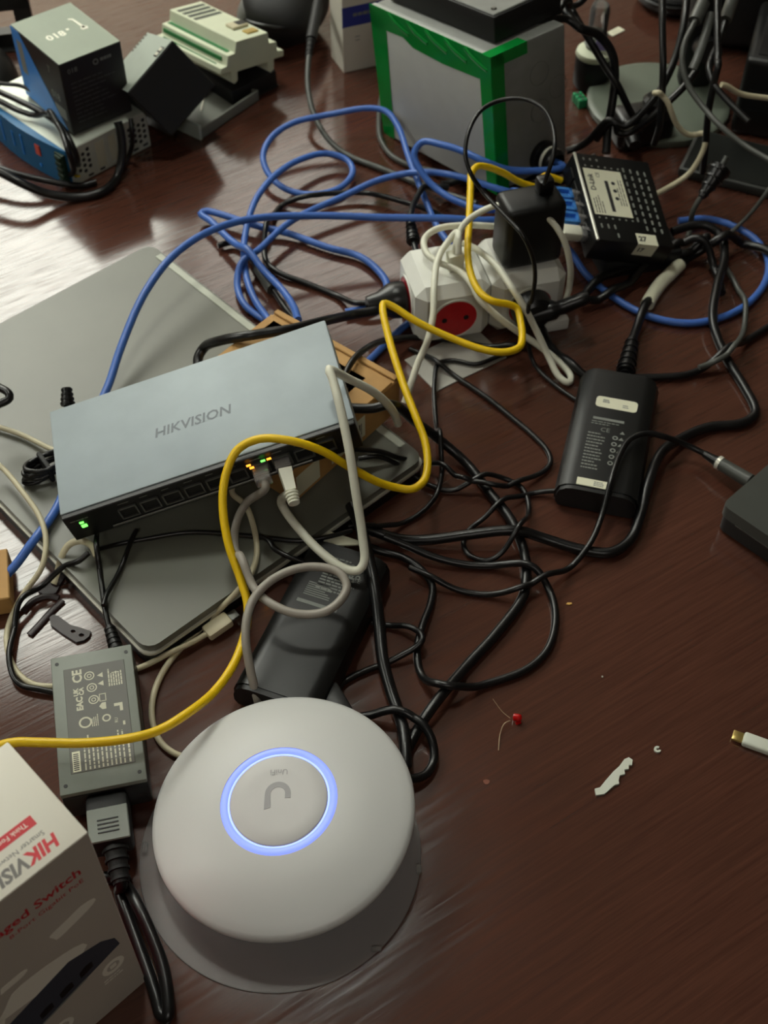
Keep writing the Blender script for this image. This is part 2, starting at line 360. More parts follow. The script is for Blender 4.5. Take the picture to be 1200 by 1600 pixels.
led(ports[6] - .0066, .0082, M_['orange_led'], 'activity_light'); led(ports[6] + .0040, .0082, M_['green_led'], 'link_light'); led(ports[6] + .0084, .0082, M_['orange_led'], 'activity_light')
led(ports[6] - .0052, .0048, M_['orange_led'], 'activity_light')
bpy.context.view_layer.update()
SWM = Matrix.Translation((-.1294, .6486, .0605)) @ rot(1.8, -13.1, 12.9).to_matrix().to_4x4()
def port_pt(i, out=0, up=0): return SWM @ MF @ Vector((ports[i], up, out))
SWN = (SWM.to_3x3() @ MF.to_3x3() @ Vector((0, 0, 1))).normalized()
SWR = (SWM.to_3x3() @ Vector((1, 0, 0))).normalized(); SWU = (SWM.to_3x3() @ Vector((0, 0, 1))).normalized()

# ------------------------------------------------------------------ access point and its clear film
film = thing('clear_plastic_disc', 'thin clear plastic disc lying flat under the white access point', 'plastic disc', (-.0645, .3514, 0))
obj('disc', lathe(NB(), [(0, .0003), (.0872, .0003), (.0877, .0007), (.0872, .0011), (0, .0011)], 96), M_['clear'], film)
for q, z_ in (((.086, -.012, .0026), (.003, .006, .003)), ((.060, -.062, .0022), (.006, .003, .0025)), ((-.085, .002, .0026), (.003, .007, .003))): obj('tab', box(NB(), q, z_, .0006, 1), M_['clearplug'], film)
t = thing('access_point', 'white round wireless access point with a glowing blue ring', 'access point', (-.0622, .3637, .0330), (0, -6.3, 0))
prof = [(0, .0148), (.028, .0146), (.0335, .0140), (.0362, .0134)]
prof2 = [(.0352, .0129), (.045, .0118), (.055, .0095), (.065, .0060), (.072, .0030), (.077, .0008), (.0795, -.0012), (.0800, -.0030), (.0796, -.0046), (.077, -.0085), (.070, -.0150), (.058, -.0220), (.046, -.0255), (.044, -.0262), (0, -.0262)]
obj('housing', lathe(NB(), [(.0346, .0105)] + prof2, 128, cap=False), M_['ap'], t, angle=60)
obj('center_cap', lathe(NB(), [(0, .0140), (.0200, .0139), (.0285, .0134), (.0295, .0128), (.0295, .009)], 96, cap=False), M_['apface'], t, angle=60)
obj('light_ring', lathe(NB(), [(.0294, .0112), (.0300, .0124), (.0325, .0130), (.0346, .0130), (.0354, .0122)], 96, cap=False), M_['led'], t, angle=60)
obj('light_ring_inner', lathe(NB(), [(.0293, .0122), (.0296, .01275), (.0302, .0129), (.0307, .0127)], 96, cap=False), M_['ledhot'], t, angle=60, label='brighter inner line of the ring')
ML = T(-.0005, .0035, .0140)
b = NB()
pts_o, pts_i = [], []
for k in range(17):
    a = math.pi * k / 16
    pts_o.append((.0078 * math.cos(a), .0010 + .0078 * math.sin(a))); pts_i.append((.0044 * math.cos(a), .0010 + .0044 * math.sin(a)))
prism(b, [(.0078, -.0020)] + pts_o + [(-.0078, -.0090), (-.0040, -.0078)] + list(reversed(pts_i)) + [(.0044, -.0020)], 0, .0002, ML @ T(0, -.001, 0))
obj('emblem', b, M_['logo'], t, smooth=False)
b = NB(); text(b, 'UniFi', .0052, ML @ T(0, .0160, 0, 0, 0, 180), 'CENTER', .0002); obj('lettering', b, M_['logo'], t, smooth=False)
obj('base_plate', lathe(NB(), [(.040, -.0258), (.042, -.0262), (.042, -.0268), (0, -.0268)], 48), M_['apface'], t)
for ch in t.children:
    for v in ch.data.vertices: v.co *= 1.0183

# ------------------------------------------------------------------ big switch carton, bottom left
HW, HD, HH = .300, .0675, .1926
R0 = Vector((-.1796, .2791, 0)); yaw = 44.0; Rz = rot(0, 0, yaw).to_matrix()
cR = R0 + Rz @ Vector((.0475 / 2, 0, 0))           # right end of the visible piece
ctr = cR - Rz @ Vector((HW / 2, 0, 0))
t = thing('product_carton', 'white network switch carton with red and grey print, standing at bottom left', 'box', ctr, (0, 0, yaw))
obj('body', box(NB(), (0, 0, HH / 2), (HW, HD, HH), .0008, 2), M_['cartonwhite'], t)
MT = T(HW / 2, -HD / 2, HH, 0, 0, 0)          # origin at right near top corner, x to the right, y away
MTU = MT @ T(0, 0, 0, 0, 0, 180)                # reader stands at the far side
b = NB(); text(b, 'HIK', .0100, MTU @ T(.0114, -.0112, .0), shear=.2, bold=.0004); obj('red_lettering', b, M_['cartonred'], t, smooth=False)
b = NB(); text(b, 'VISION', .0100, MTU @ T(.0280, -.0112, .0), shear=.2, bold=.0004); obj('grey_lettering', b, M_['cartongrey'], t, smooth=False)
b = NB(); text(b, 'Smarter Networks, Better Life', .0040, MTU @ T(.0147, -.0160, .0)); obj('slogan', b, M_['cartongrey'], t, smooth=False)
b = NB(); rect(b, .0147, -.0263, .0990, -.0203, MTU, .00012); o = obj('red_band', b, M_['cartonred'], t, smooth=False)
b = NB(); text(b, 'Think Forward', .0038, MTU @ T(.0184, -.0246, .00014)); obj('band_lettering', b, M_['cartoncloud'], o, smooth=False)
MN = T(HW / 2, -HD / 2, HH, 90, 0, 0)         # front face: x right, y up (down from the top is negative)
b = NB(); rect(b, -HW + .001, -HH + .001, -.0006, -.0008, MN, .00008); obj('front_print_or_shade', b, M_['cartonfront'], t, smooth=False)  # shade tone laid over the whole white front face
b = NB(); text(b, 'Unmanaged Switch', .0100, MN @ T(-.0100, -.0290, .0001), 'RIGHT', bold=.0002); obj('product_name', b, M_['cartonred'], t, smooth=False)
b = NB(); text(b, '8-Port Gigabit PoE', .0056, MN @ T(-.0105, -.0375, .0001), 'RIGHT'); obj('product_subtitle', b, M_['cartonred'], t, smooth=False)
b = NB()
def cloud(cx, cy, s, k):
    rnd = random.Random(k); pts = []
    for i in range(20):
        a = 2 * math.pi * i / 20; pts.append((cx + s * math.cos(a) * (1 + .16 * math.sin(3 * a + k)), cy - .012 + .46 * s * math.sin(a) * (1 + .3 * math.sin(2 * a + k)) + .12 * s * math.cos(a)))
    prism(b, pts, .0001, .0002, MN)
cloud(-.024, -.0520, .0135, 1); cloud(-.0620, -.0640, .0080, 2); cloud(-.0500, -.0850, .0260, 3); cloud(-.100, -.060, .012, 4); cloud(-.090, -.098, .018, 5)
obj('cloud_print', b, M_['cartoncloud'], t, smooth=False)
b = NB(); prism(b, [(-.0075, -.0985), (-.0060, -.1085), (-.0300, -.1160), (-.1600, -.1560), (-.1640, -.1270), (-.0340, -.0840), (-.0150, -.0905)], .0002, .0003, MN @ T(0, -.016, 0)); o = obj('switch_picture', b, M_['cartondark'], t, smooth=False)
b = NB()
for k in range(8):
    x = -.0235 - k * .0135; y = -.1085 - k * .0042
    prism(b, [(x, y), (x - .0085, y - .0026), (x - .0085, y + .0035), (x - .004, y + .0062), (x, y + .0061)], .0003, .0004, MN @ T(0, -.016, 0))
obj('picture_ports', b, M_['portblack'], o, smooth=False)
b = NB(); prism(b, [(-.0290, -.1150), (-.1600, -.1552), (-.1600, -.1566), (-.0290, -.1164)], .0003, .00045, MN @ T(0, -.016, 0)); obj('picture_trim', b, M_['inkgrey'], o, smooth=False)
for x, y in ((-.014, -.1430), (-.0520, -.1630)):
    b = NB(); ring(b, .0042, .0072, .0001, 24, MN @ T(x, y, .0001)); rect(b, x - .002, y - .002, x + .002, y + .002, MN @ T(0, 0, .0001)); lines(b, x - .008, y - .0095, .016, 2, .003, .001, MN @ T(0, 0, .0001))
    obj('icon_print', b, M_['cartoncloud'], t, smooth=False)
b = NB(); MS = T(HW / 2, 0, HH / 2, 90, 0, 90); rect(b, -HD / 2 + .001, -HH / 2 + .001, HD / 2 - .001, HH / 2 - .006, MS, .00012); obj('red_side_print', b, M_['cartonred'], t, smooth=False)

# ------------------------------------------------------------------ power adapters
t = thing('power_adapter', 'power adapter with printed grey top plate beside the white carton', 'power adapter', (-.1847, .4286, .0045), (0, 0, 12.7))
AW, AD, AH = .0535, .1035, .030
b = NB(); box(b, (0, 0, .0125), (AW, AD, .025), .0015, 2); obj('body', b, M_['black'], t)
b = NB(); box(b, (0, 0, .0277), (AW, AD, .0046), .0010, 2); obj('top_plate', b, M_['plate'], t)
b = NB(); box(b, (.001, .001, .0299), (.0400, .0790, .0008), .0003, 1); obj('label_panel', b, M_['panel'], t)
for sx in (-1, 1):
    for sy in (-1, 1): obj('screw_recess', lathe(NB(), [(0, .0302), (.0013, .0302), (.0013, .0299)], 12, T(sx * .0228, sy * .0458, 0)), M_['portblack'], t)
for sx in (-1, 1):
    for sy in (-1, 1): obj('foot', lathe(NB(), [(0, -.0045), (.003, -.0045), (.0034, 0), (0, 0)], 12, T(sx * .020, sy * .043, 0)), M_['blackmatte'], t)
MA = T(.001, .001, .0303, 0, 0, 90)      # text runs away from the viewer: x along +y, y to the left
b = NB(); text(b, 'CE', .0085, MA @ T(.0270, .0085, 0), bold=.0003); text(b, 'UK', .0042, MA @ T(.0170, .0115, 0), bold=.0002); text(b, 'CA', .0042, MA @ T(.0170, .0080, 0), bold=.0002); text(b, 'EAC', .0056, MA @ T(.0055, .0092, 0), bold=.0003)
for x, y in ((.0310, .0035), (.0215, .0025), (.0120, .0020)): ring(b, .0026, .0034, .0001, 20, MA @ T(x, y, 0)); ring(b, .0010, .0016, .0001, 12, MA @ T(x, y, 0))
ring(b, .0030, .0042, .0001, 20, MA @ T(-.0040, .0085, 0)); lines(b, -.0080, .0045, .009, 4, .0012, .0006, MA)
for x in (.0300, .0235): prism(b, [(x - .002, -.0052), (x + .002, -.0052), (x, -.0015)], 0, .0001, MA)
frame(b, .0095, -.0060, .0155, -.0015, .0006, .0001, MA); prism(b, [(.0035, -.0055), (.0085, -.0055), (.0085, -.003), (.006, -.001), (.0035, -.003)], 0, .0001, MA); ring(b, .0018, .0028, .0001, 20, MA @ T(-.0035, -.0050, 0))
lines(b, .0200, -.0085, .016, 6, .0016, .0009, MA, 5); text(b, 'I', .006, MA @ T(.0295, -.0150, 0)); prism(b, [(.0000, -.0160), (.0062, -.0160), (.0062, -.0105), (.0040, -.0105), (.0040, -.0140), (.0000, -.0140)], 0, .0001, MA)
lines(b, -.0385, .0110, .025, 10, .0027, .0010, MA, 8); lines(b, -.0385, -.0165, .021, 1, .003, .0012, MA, 3); rect(b, -.0110, -.0165, -.0080, -.0150, MA)
text(b, 'RU', .0030, MA @ T(-.0085, -.0120, 0)); obj('label_print', b, M_['inklight'], t, smooth=False)
b = NB(); rect(b, -.0385, .0135, -.0240, .0185, MA, .00015); o = obj('serial_label', b, M_['labelw'], t, smooth=False)
b = NB()
for k in range(9): rect(b, -.0375 + k * .0014, .0145, -.0375 + k * .0014 + .0006, .0178, MA @ T(0, 0, .00016))
obj('barcode', b, M_['ink'], o, smooth=False)

def slim_adapter(label, near_left_px, yaw_, w_, d_, h_, labelled):
    n0 = P(*near_left_px, 0); c = n0 + rot(0, 0, yaw_).to_matrix() @ Vector((w_ / 2, d_ / 2, 0))
    t = thing('laptop_charger', label, 'power adapter', c, (0, 0, yaw_))
    b = NB(); prof = [(-w_ / 2 + .003, .0015), (-w_ / 2, .006), (-w_ / 2, h_ * .52), (-w_ / 2 + .0025, h_ * .80), (-w_ / 2 + .0075, h_ * .955), (-w_ / 2 + .013, h_), (w_ / 2 - .013, h_), (w_ / 2 - .0075, h_ * .955), (w_ / 2 - .0025, h_ * .80), (w_ / 2, h_ * .52), (w_ / 2, .006), (w_ / 2 - .003, .0015)]
    prism(b, prof, -d_ / 2 + .004, d_ / 2 - .004, T(0, 0, 0, 90, 0, 0)); obj('body', b, M_['black'], t, angle=28)
    sc = lambda k: [(x * k, h_ / 2 + (z - h_ / 2) * k) for x, z in prof]
    for z_ in (d_ / 2 - .0045, -d_ / 2): obj('end_cap', prism(NB(), sc(.95), z_, z_ + .0045, T(0, 0, 0, 90, 0, 0)), M_['portblack'], t, angle=28)
    b = NB(); box(b, (0, 0, .001), (w_ - .02, d_ - .03, .002), .0004, 1); obj('foot_pad', b, M_['blackmatte'], t)
    return t
SA_W, SA_D, SA_H = .0644, .1345, .0255
t = slim_adapter('black laptop charger with two white stickers on the right of the table', (862, 789), -14.7, SA_W, SA_D, .0240, True)
MTp = T(0, 0, .0240)
b = NB(); box(b, (.001, .0290, .0001), (.0330, .0120, .0004), .003, 3, MTp, which='z'); o = obj('upper_sticker', b, M_['labelw'], t, label='white rounded sticker')
b = NB(); lines(b, -.010, .0320, .007, 2, .002, .0015, MTp @ T(0, 0, .0003)); lines(b, .006, .0290, .006, 2, .002, .001, MTp @ T(0, 0, .0003)); obj('sticker_print', b, M_['inkgrey'], o, smooth=False)
b = NB(); box(b, (-.0035, -.0590, .0001), (.0270, .0075, .0004), .0004, 1, MTp); o = obj('lower_sticker', b, M_['labelw'], t, label='white strip sticker at the near end')
b = NB(); lines(b, -.004, -.0570, .010, 3, .0017, .0009, MTp @ T(0, 0, .0003)); obj('sticker_print', b, M_['inkgrey'], o, smooth=False)
b = NB(); rect(b, -.0150, .0090, .0095, .0115, MTp); text(b, 'CE', .0062, MTp @ T(-.0075, -.0035, 0)); lines(b, -.0165, -.0060, .0150, 12, .0034, .0012, MTp, 21); lines(b, -.0155, .0070, .022, 2, .0024, .0008, MTp, 23)
for k in range(5): ring(b, .0012, .0022, .0001, 16, MTp @ T(.0050, -.0080 - k * .0068, 0)); 
for k in range(6): prism(b, [(.0078, -.0030 - k * .0068), (.0118, -.0030 - k * .0068), (.0098, .0002 - k * .0068)], 0, .0001, MTp)
obj('label_print', b, M_['inkgrey'], t, smooth=False)
t = slim_adapter('black laptop charger lying behind the white access point', (364, 1099), -21.0, SA_W, SA_D, SA_H, False)
MTp = T(0, 0, SA_H)
b = NB(); lines(b, -.010, .0560, .026, 12, .0026, .0012, MTp, 31); 
for k in range(4): ring(b, .0012, .0021, .0001, 16, MTp @ T(-.004 + k * .006, .0520, 0)); ring(b, .0010, .0018, .0001, 16, MTp @ T(.000 + k * .005, .0445, 0))
text(b, 'CE', .0052, MTp @ T(.012, .0400, 0)); lines(b, -.016, .0300, .020, 7, .0018, .0008, MTp, 33, False); obj('label_print', b, M_['inkgrey'], t, smooth=False)
b = NB(); rect(b, -.0180, .0110, .0120, .0138, MTp); obj('serial_strip', b, M_['inkgrey'], t, smooth=False)

# ------------------------------------------------------------------ power cube strip and charger on it
CY = 13.8; cl = Vector((.0839, .8582, 0)); CW, CD, CH = .132, .0667, .0600
t = thing('power_strip', 'white cube shaped power strip with red sockets in the cables', 'power strip', cl, (0, 0, CY))
b = NB(); box(b, (-CW / 4 - .0002, 0, CH / 2), (CW / 2 - .0006, CD, CH), .0085, 1); obj('cube_body', b, M_['strip'], t, angle=20)
b = NB(); box(b, (CW / 4 + .0002, 0, CH / 2), (CW / 2 - .0006, CD, CH), .0085, 1); obj('cube_body', b, M_['strip'], t, angle=20)
def socket(M, plugged):
    b = NB(); ring(b, .0188, .0205, .0012, 40, M); o = obj('socket_rim', b, M_['strip'], t)
    b = NB(); lathe(b, [(0, .0008), (.0188, .0008), (.0188, .0002)], 40, M); q = obj('socket', b, M_['red'], t, label='round red socket face')
    if not plugged:
        b = NB()
        for sx in (-1, 1): lathe(b, [(0, .0012), (.0024, .0012), (.0024, .0006)], 12, M @ T(sx * .0095, 0, 0))
        obj('socket_hole', b, M_['portblack'], q)
socket(T(-CW / 4, -CD / 2, CH / 2 - .001, 90, 0, 0), False); socket(T(-CW / 2, 0, CH / 2, 90, 0, -90), True); socket(T(CW / 4, -CD / 2, CH / 2 - .001, 90, 0, 0), True)
b = NB(); box(b, (CW / 2 - .008, -CD / 2 - .002, .006), (.022, .008, .012), .002, 2); obj('mounting_foot', b, M_['strip'], t)
CUBE = Matrix.Translation(cl) @ rot(0, 0, CY).to_matrix().to_4x4()
t = thing('wall_charger', 'black block charger plugged upright on top of the white power strip', 'charger', CUBE @ Vector((.036, -.004, CH)), (0, 0, CY + 3))
b = NB(); box(b, (0, 0, .030), (.052, .034, .060), .006, 3); obj('body', b, M_['black'], t)
b = NB(); box(b, (.012, .004, .066), (.014, .012, .014), .003, 2); obj('cord_grip', b, M_['cable'], t)
t = thing('usb_charger_plug', 'small white plug standing on top of the left power cube', 'plug', CUBE @ Vector((-.027, -.006, CH)), (0, 0, 20))
b = NB(); box(b, (0, 0, .008), (.014, .010, .016), .0015, 2); obj('body', b, M_['white'], t)
t = thing('power_plug', 'black round plug in the front socket of the right power cube', 'plug', CUBE @ Vector((CW / 4, -CD / 2 - .001, CH / 2)), (0, 0, CY))
b = NB(); lathe(b, [(0, .016), (.0125, .016), (.0165, .012), (.0178, .004), (.0178, 0), (0, 0)], 32, T(0, 0, 0, 90, 0, 0)); obj('body', b, M_['cable'], t)
b = NB(); pth = [Vector((0, -.010, -.002)), Vector((.020, -.013, .004)), Vector((.046, -.014, .012))]; sweep(b, smooth_path(pth), [.0085] * 6 + [.006] * 6 + [.0045], 12); obj('cord_grip', b, M_['cable'], t)
t = thing('power_plug', 'long black plug in the red socket at the left end of the power strip', 'plug', CUBE @ Vector((-CW / 2 - .0012, 0, CH / 2)), (0, 0, CY))
b = NB(); lathe(b, [(0, .001), (.0150, .001), (.0160, .006), (.0150, .014), (.0095, .024), (.0070, .034), (0, .034)], 28, T(0, 0, 0, 0, -90, 0) ); obj('body', b, M_['cable'], t)
PLUG_L = CUBE @ Vector((-CW / 2 - .034, 0, CH / 2))
c = P(712, 560, .001); t = thing('grey_card', 'pale grey card lying on the table in front of the power strip', 'card', (c.x, c.y, 0), (0, 0, 34))
obj('sheet', box(NB(), (0, 0, .0006), (.074, .046, .0012), .0003, 1), M_['paper'], t)

# ------------------------------------------------------------------ perforated router with blue plugs
t = thing('router', 'black perforated router with a white printed label, tilted among the cables', 'router', (.206, .9519, .030), (12.2, 15.5, 11.1))
RW, RD, RH = .077, .102, .026
b = NB(); box(b, (0, 0, RH / 2), (RW, RD, RH), .0016, 2); obj('housing', b, M_['black'], t)
b = NB(); box(b, (-RW / 2 + .0012, 0, RH - .0006), (.0026, RD, .0022), .0006, 1); obj('edge_strip', b, M_['silver'], t)
b = NB()
def slot(x, y, l=.0052): box(b, (x, y, RH + .0001), (.0018, l, .0004), .0006, 1, which='z')
for i in range(4):
    for k in range(9 if i > 0 else 8): slot(.0085 + i * .0072, .036 - k * .0084 - i * .0008)
for k in range(6): slot(-.030 + k * .0066, .036, .002); slot(-.030 + k * .0066, -.0250, .002)
for k in range(3): slot(-.030 + k * .0066, -.0345); slot(-.030 + k * .0066, .044, .003)
slot(-.0158, -.0440)
obj('vent_slot', b, M_['inkgrey'], t, kind='stuff')  # slots coloured pale for the light they reflect
b = NB(); rect(b, -.0335, -.0215, .0045, .0325, T(0, 0, RH), .0002); o = obj('printed_label', b, M_['labelw'], t, smooth=False)
b = NB(); ML = T(-.0145, .0055, RH + .0002, 0, 0, 90)
text(b, 'D-Link', .0070, ML @ T(.0010, .0112, 0), bold=.0002); text(b, 'CE', .0052, ML @ T(.017, .0040, 0)); lines(b, -.025, .0165, .022, 4, .0026, .0009, ML, 41); rect(b, -.022, -.0030, .014, .0005, ML)
for k in range(3): lathe(b, [(0, .0001), (.0020, .0001), (.0020, 0)], 14, ML @ T(-.006 + k * .009, -.0080, 0))
lines(b, -.014, -.0105, .034, 3, .0026, .0008, ML, 43); obj('label_print', b, M_['ink'], o, smooth=False)
b = NB(); rect(b, .002, -RD / 2, .022, -.039, T(0, 0, RH), .0002); rect(b, .002, -.014, .022, 0, T(0, -RD / 2, RH, 90, 0, 0), .0002); o = obj('warranty_sticker', b, M_['labelw'], t, smooth=False)
b = NB(); text(b, '27', .0075, T(.004, -.0475, RH + .0002), bold=.0003); text(b, '17', .0065, T(.004, -RD / 2, RH - .009, 90, 0, 0) @ T(0, 0, .0003), bold=.0003); obj('sticker_print', b, M_['ink'], o, smooth=False)
b = NB()
for k in range(5): box(b, (-RW / 2 - .0004, .034 - k * .0165, .0115), (.002, .0135, .0125), .0006, 1)
obj('port_block', b, M_['portblack'], t)
ROUT = Matrix.Translation((.206, .9519, .030)) @ rot(12.2, 15.5, 11.1).to_matrix().to_4x4()
for k in range(4):
    y = .0085 - k * .0140
    nm = 'ethernet_plug'
    lab = ('blue network plug in the router, topmost of the three blue ones', 'blue network plug in the router, middle of the three blue ones', 'blue network plug in the router, lowest of the three blue ones', 'white network plug in the router below the blue plugs')[k]
    q = thing(nm, lab, 'plug', ROUT @ Vector((-RW / 2 + .0070, y, .0120)), (12.2, 15.5, 11.1))
    obj('plug_body', box(NB(), (-.0065, 0, 0), (.013, .0115, .0080), .0008, 1), M_['clearplug'], q)
    bm_ = M_['bluehood'] if k < 3 else M_['white']
    b = NB()
    if k < 3:
        frame(b, -.0300, -.0058, -.0130, .0058, .0026, .0035, T(0, 0, .0022)); box(b, (-.0215, 0, -.0012), (.0170, .0116, .0068), .0012, 1); rod(b, (-.030, 0, -.001), (-.039, 0, -.001), .0042, .0034)
    else: box(b, (-.0220, 0, 0), (.0190, .0120, .0100), .0020, 2); rod(b, (-.031, 0, 0), (-.037, 0, 0), .0042, .0032)
    obj('boot', b, bm_, q)
    b = NB(); box(b, (-.0030, 0, .0062), (.017, .0042, .0011), .0003, 1, T(-.004, 0, 0, 0, 10, 0)); obj('latch', b, M_['clearplug'], q)
t = thing('power_brick', 'black power brick under the tilted router', 'power adapter', (.222, .955, 0), (0, 0, 14))
obj('body', box(NB(), (0, 0, .010), (.075, .092, .020), .003, 2), M_['blackmatte'], t)
b = NB(); box(b, (.024, .000, .0235), (.010, .07, .011), .003, 2); obj('cable_clamp', b, M_['blackmatte'], t)

# ------------------------------------------------------------------ grey enclosure with green tape
JL, JR = (.0881, 1.0909, .0130), (-8.5, -1.1, 37.3); JW, JD, JH = .0881, .1772, .1329
t = thing('junction_box', 'grey enclosure with a pale lid taped on with green tape', 'enclosure', JL, JR)
obj('body', box(NB(), (.003, 0, JH / 2), (JW - .006, JD - .003, JH), .0025, 2), M_['jgrey'], t)
obj('lid', box(NB(), (-JW / 2 + .0035, 0, JH / 2), (.007, JD, JH), .0018, 2), M_['jlid'], t)
MX = T(-JW / 2, 0, JH / 2, 90, 0, -90)    # lid face: x runs to the near end (-y), y up, z outwards
def strip_poly(pts, z=.0006): b = NB(); prism(b, pts, -.0002, z, MX); return b
hd, hh = JD / 2, JH / 2
random.seed(3)
for nm, pts, lab in (('tape_strip', [(-hd, -hh), (-hd + .018, -hh), (-hd + .024, hh - .012), (-hd, hh)], None),
                ('tape_strip', [(-hd, hh - .020), (-hd + .05, hh - .018), (-hd + .065, hh - .024), (0.02, hh - .026), (hd - .018, hh - .024), (hd, hh - .018), (hd, hh + .0008), (-hd, hh + .0008)], None),
                ('tape_strip', [(hd - .014, -hh), (hd, -hh), (hd, hh), (hd - .016, hh)], None)):
    obj(nm, strip_poly(pts, .0006 if pts[0][0] < 0 else .0008), M_['green'], t, smooth=False)
b = NB(); box(b, (-JW / 2 + .020, -JD / 2 - .0002, JH - .0045), (.042, .0008, .011), 0, 1); box(b, (-JW / 2 + .020, -JD / 2 + .006, JH + .0002), (.042, .012, .0008)); obj('tape_strip', b, M_['green'], t, smooth=False)
b = NB(); box(b, (-JW / 2 + .007, -JD / 2 - .0002, JH / 2), (.014, .0008, JH)); obj('tape_strip', b, M_['green'], t, smooth=False)
b = NB()
for y in range(5): sweep(b, smooth_path([Vector((-hd + .03 + y * .028, hh - .001, .0008)), Vector((-hd + .045 + y * .028, hh - .007, .0022)), Vector((-hd + .060 + y * .028, hh - .013, .0008))]), .0022, 6, .4, M=MX)
obj('tape_wrinkle', b, M_['green'], t)
MY = T(0, -JD / 2 + .0015, 0, 90, 0, 0)
b = NB()
for x, z in ((.012, .098), (.012, .062), (.034, .078)): ring(b, .0105, .0111, .0004, 32, MY @ T(x, z, 0))
obj('knockout', b, mat('knockout_grey', (112, 114, 110), .55), t)
b = NB(); lathe(b, [(.0155, 0), (.0155, .006), (.0120, .007), (.0120, .018), (.0085, .022), (.0085, .0)], 24, MY @ T(.013, .016, 0)); obj('cable_gland', b, M_['cable'], t)
b = NB(); ring(b, .0122, .0130, .003, 24, MY @ T(.013, .016, .010)); obj('gland_seal', b, M_['silver'], t)
JM = Matrix.Translation(JL) @ rot(*JR).to_matrix().to_4x4()
t = thing('media_box', 'flat black box with screws lying on top of the taped grey enclosure', 'electronic box', JM @ Vector((.013, .003, JH + .0010)), (JR[0], JR[1], JR[2] + 1))
obj('housing', box(NB(), (0, 0, .0120), (.080, .150, .024), .002, 2), M_['blackmatte'], t)
obj('cover', box(NB(), (0, 0, .0245), (.076, .146, .0016), .001, 1), M_['jgrey'], t)
b = NB()
for sy in (-1, 1):
    for sx in (-1, 1): lathe(b, [(0, .0272), (.0022, .0268), (.0028, .0252)], 12, T(sx * .030, sy * .064, 0))
obj('screw', b, M_['steel'], t)

# ------------------------------------------------------------------ white carton behind, pouch, vial
n0 = P(537, 115, 0); yw = 23.1
t = thing('white_carton', 'white carton with a blue stripe behind the taped enclosure', 'box', n0 + rot(0, 0, yw).to_matrix() @ Vector((.06, .018, 0)), (0, 0, yw))
obj('body', box(NB(), (0, 0, .085), (.12, .036, .17), .0008, 1), M_['cartonwhite'], t)
MN2 = T(-.06, -.018, 0, 90, 0, 0)
b = NB(); rect(b, .0, .052, .07, .074, MN2, .00015); o = obj('blue_stripe', b, M_['stripeblue'], t, smooth=False)
b = NB(); lines(b, .012, .066, .028, 1, .003, .0035, MN2 @ T(0, 0, .0001), 5); lines(b, .014, .040, .006, 2, .004, .001, MN2, 6); obj('stripe_print', b, M_['inkgrey'], o, smooth=False)
c = P(448, 52, 0); t = thing('padded_pouch', 'black rounded padded pouch behind the cream module', 'pouch', (c.x, c.y, 0), (0, 0, -18))
b = NB(); bmesh.ops.create_uvsphere(b, u_segments=32, v_segments=20, radius=1)
for v in b.verts:
    x, y, z = v.co; k = 1 + .06 * math.sin(3 * x + 2 * y) + .05 * math.sin(5 * z + x * 2)
    v.co = (x * .046 * k, y * .060 * k, max(-.036, z * .040 * k) + .036)
obj('shell', b, M_['blackmatte'], t, angle=80)
b = NB(); bmesh.ops.create_uvsphere(b, u_segments=24, v_segments=14, radius=1)
for v in b.verts: v.co = (v.co.x * .012 - .030, v.co.y * .026 - .026, v.co.z * .020 + .034)
obj('lining', b, M_['padgrey'], t, angle=80, label='grey inner lining')
b = NB(); sweep(b, smooth_path([Vector((.046 * math.cos(a) , .060 * math.sin(a), .038 + .003 * math.sin(3 * a))) for a in [i * math.pi / 8 for i in range(17)]], 3), .0022, 8); obj('zip_seam', b, M_['cable'], t)

c = P(922, 132, 0); t = thing('glass_vial', 'small glass vial of dark liquid with a clear stem behind the enclosure', 'vial', (c.x, c.y, 0))
obj('bottle', lathe(NB(), [(0, 0), (.017, 0), (.019, .004), (.019, .030), (.016, .036), (.011, .042), (.0, .042)], 28), M_['portblack'], t, angle=50)
obj('collar', lathe(NB(), [(.0185, .034), (.0195, .036), (.0185, .040), (.012, .043), (0, .043)], 28), M_['cream'], t, angle=50)
b = NB()
for k in range(3): lathe(b, [(.0105, .046 + k * .005), (.012, .048 + k * .005), (.0105, .050 + k * .005)], 20, cap=False)
obj('thread', b, M_['inkgrey'], t)
obj('stem', lathe(NB(), [(0, .044), (.010, .044), (.010, .085), (.0085, .090), (0, .090)], 24), M_['glass'], t)
b = NB(); box(b, (.004, -.0115, .053), (.012, .002, .014), .0006, 1); obj('band', b, M_['lav'], t)
c = P(905, 163, 0); t = thing('terminal_plug', 'tiny green terminal plug lying beside the grey enclosure', 'connector', (c.x, c.y, 0), (0, 0, 20))
b = NB()
for k in range(3): box(b, (0, (k - 1) * .006, .005), (.010, .0054, .010), .0008, 1)
obj('body', b, M_['greensmall'], t)
b = NB()
for k in range(3): lathe(b, [(0, .0104), (.0018, .0104), (.0018, .0098)], 10, T(0, (k - 1) * .006, 0))
obj('screw', b, M_['steel'], t)
c = P(962, 50, 0); t = thing('white_tag', 'small white rectangular tag on the table at the top right', 'tag', (c.x, c.y, 0), (0, 0, 40))
obj('card', box(NB(), (0, 0, .0006), (.020, .010, .0012), .0004, 1), M_['labelw'], t); b = NB(); lines(b, -.007, .002, .014, 2, .003, .0012, T(0, 0, .0012)); obj('tag_print', b, M_['inklight'], t, smooth=False)

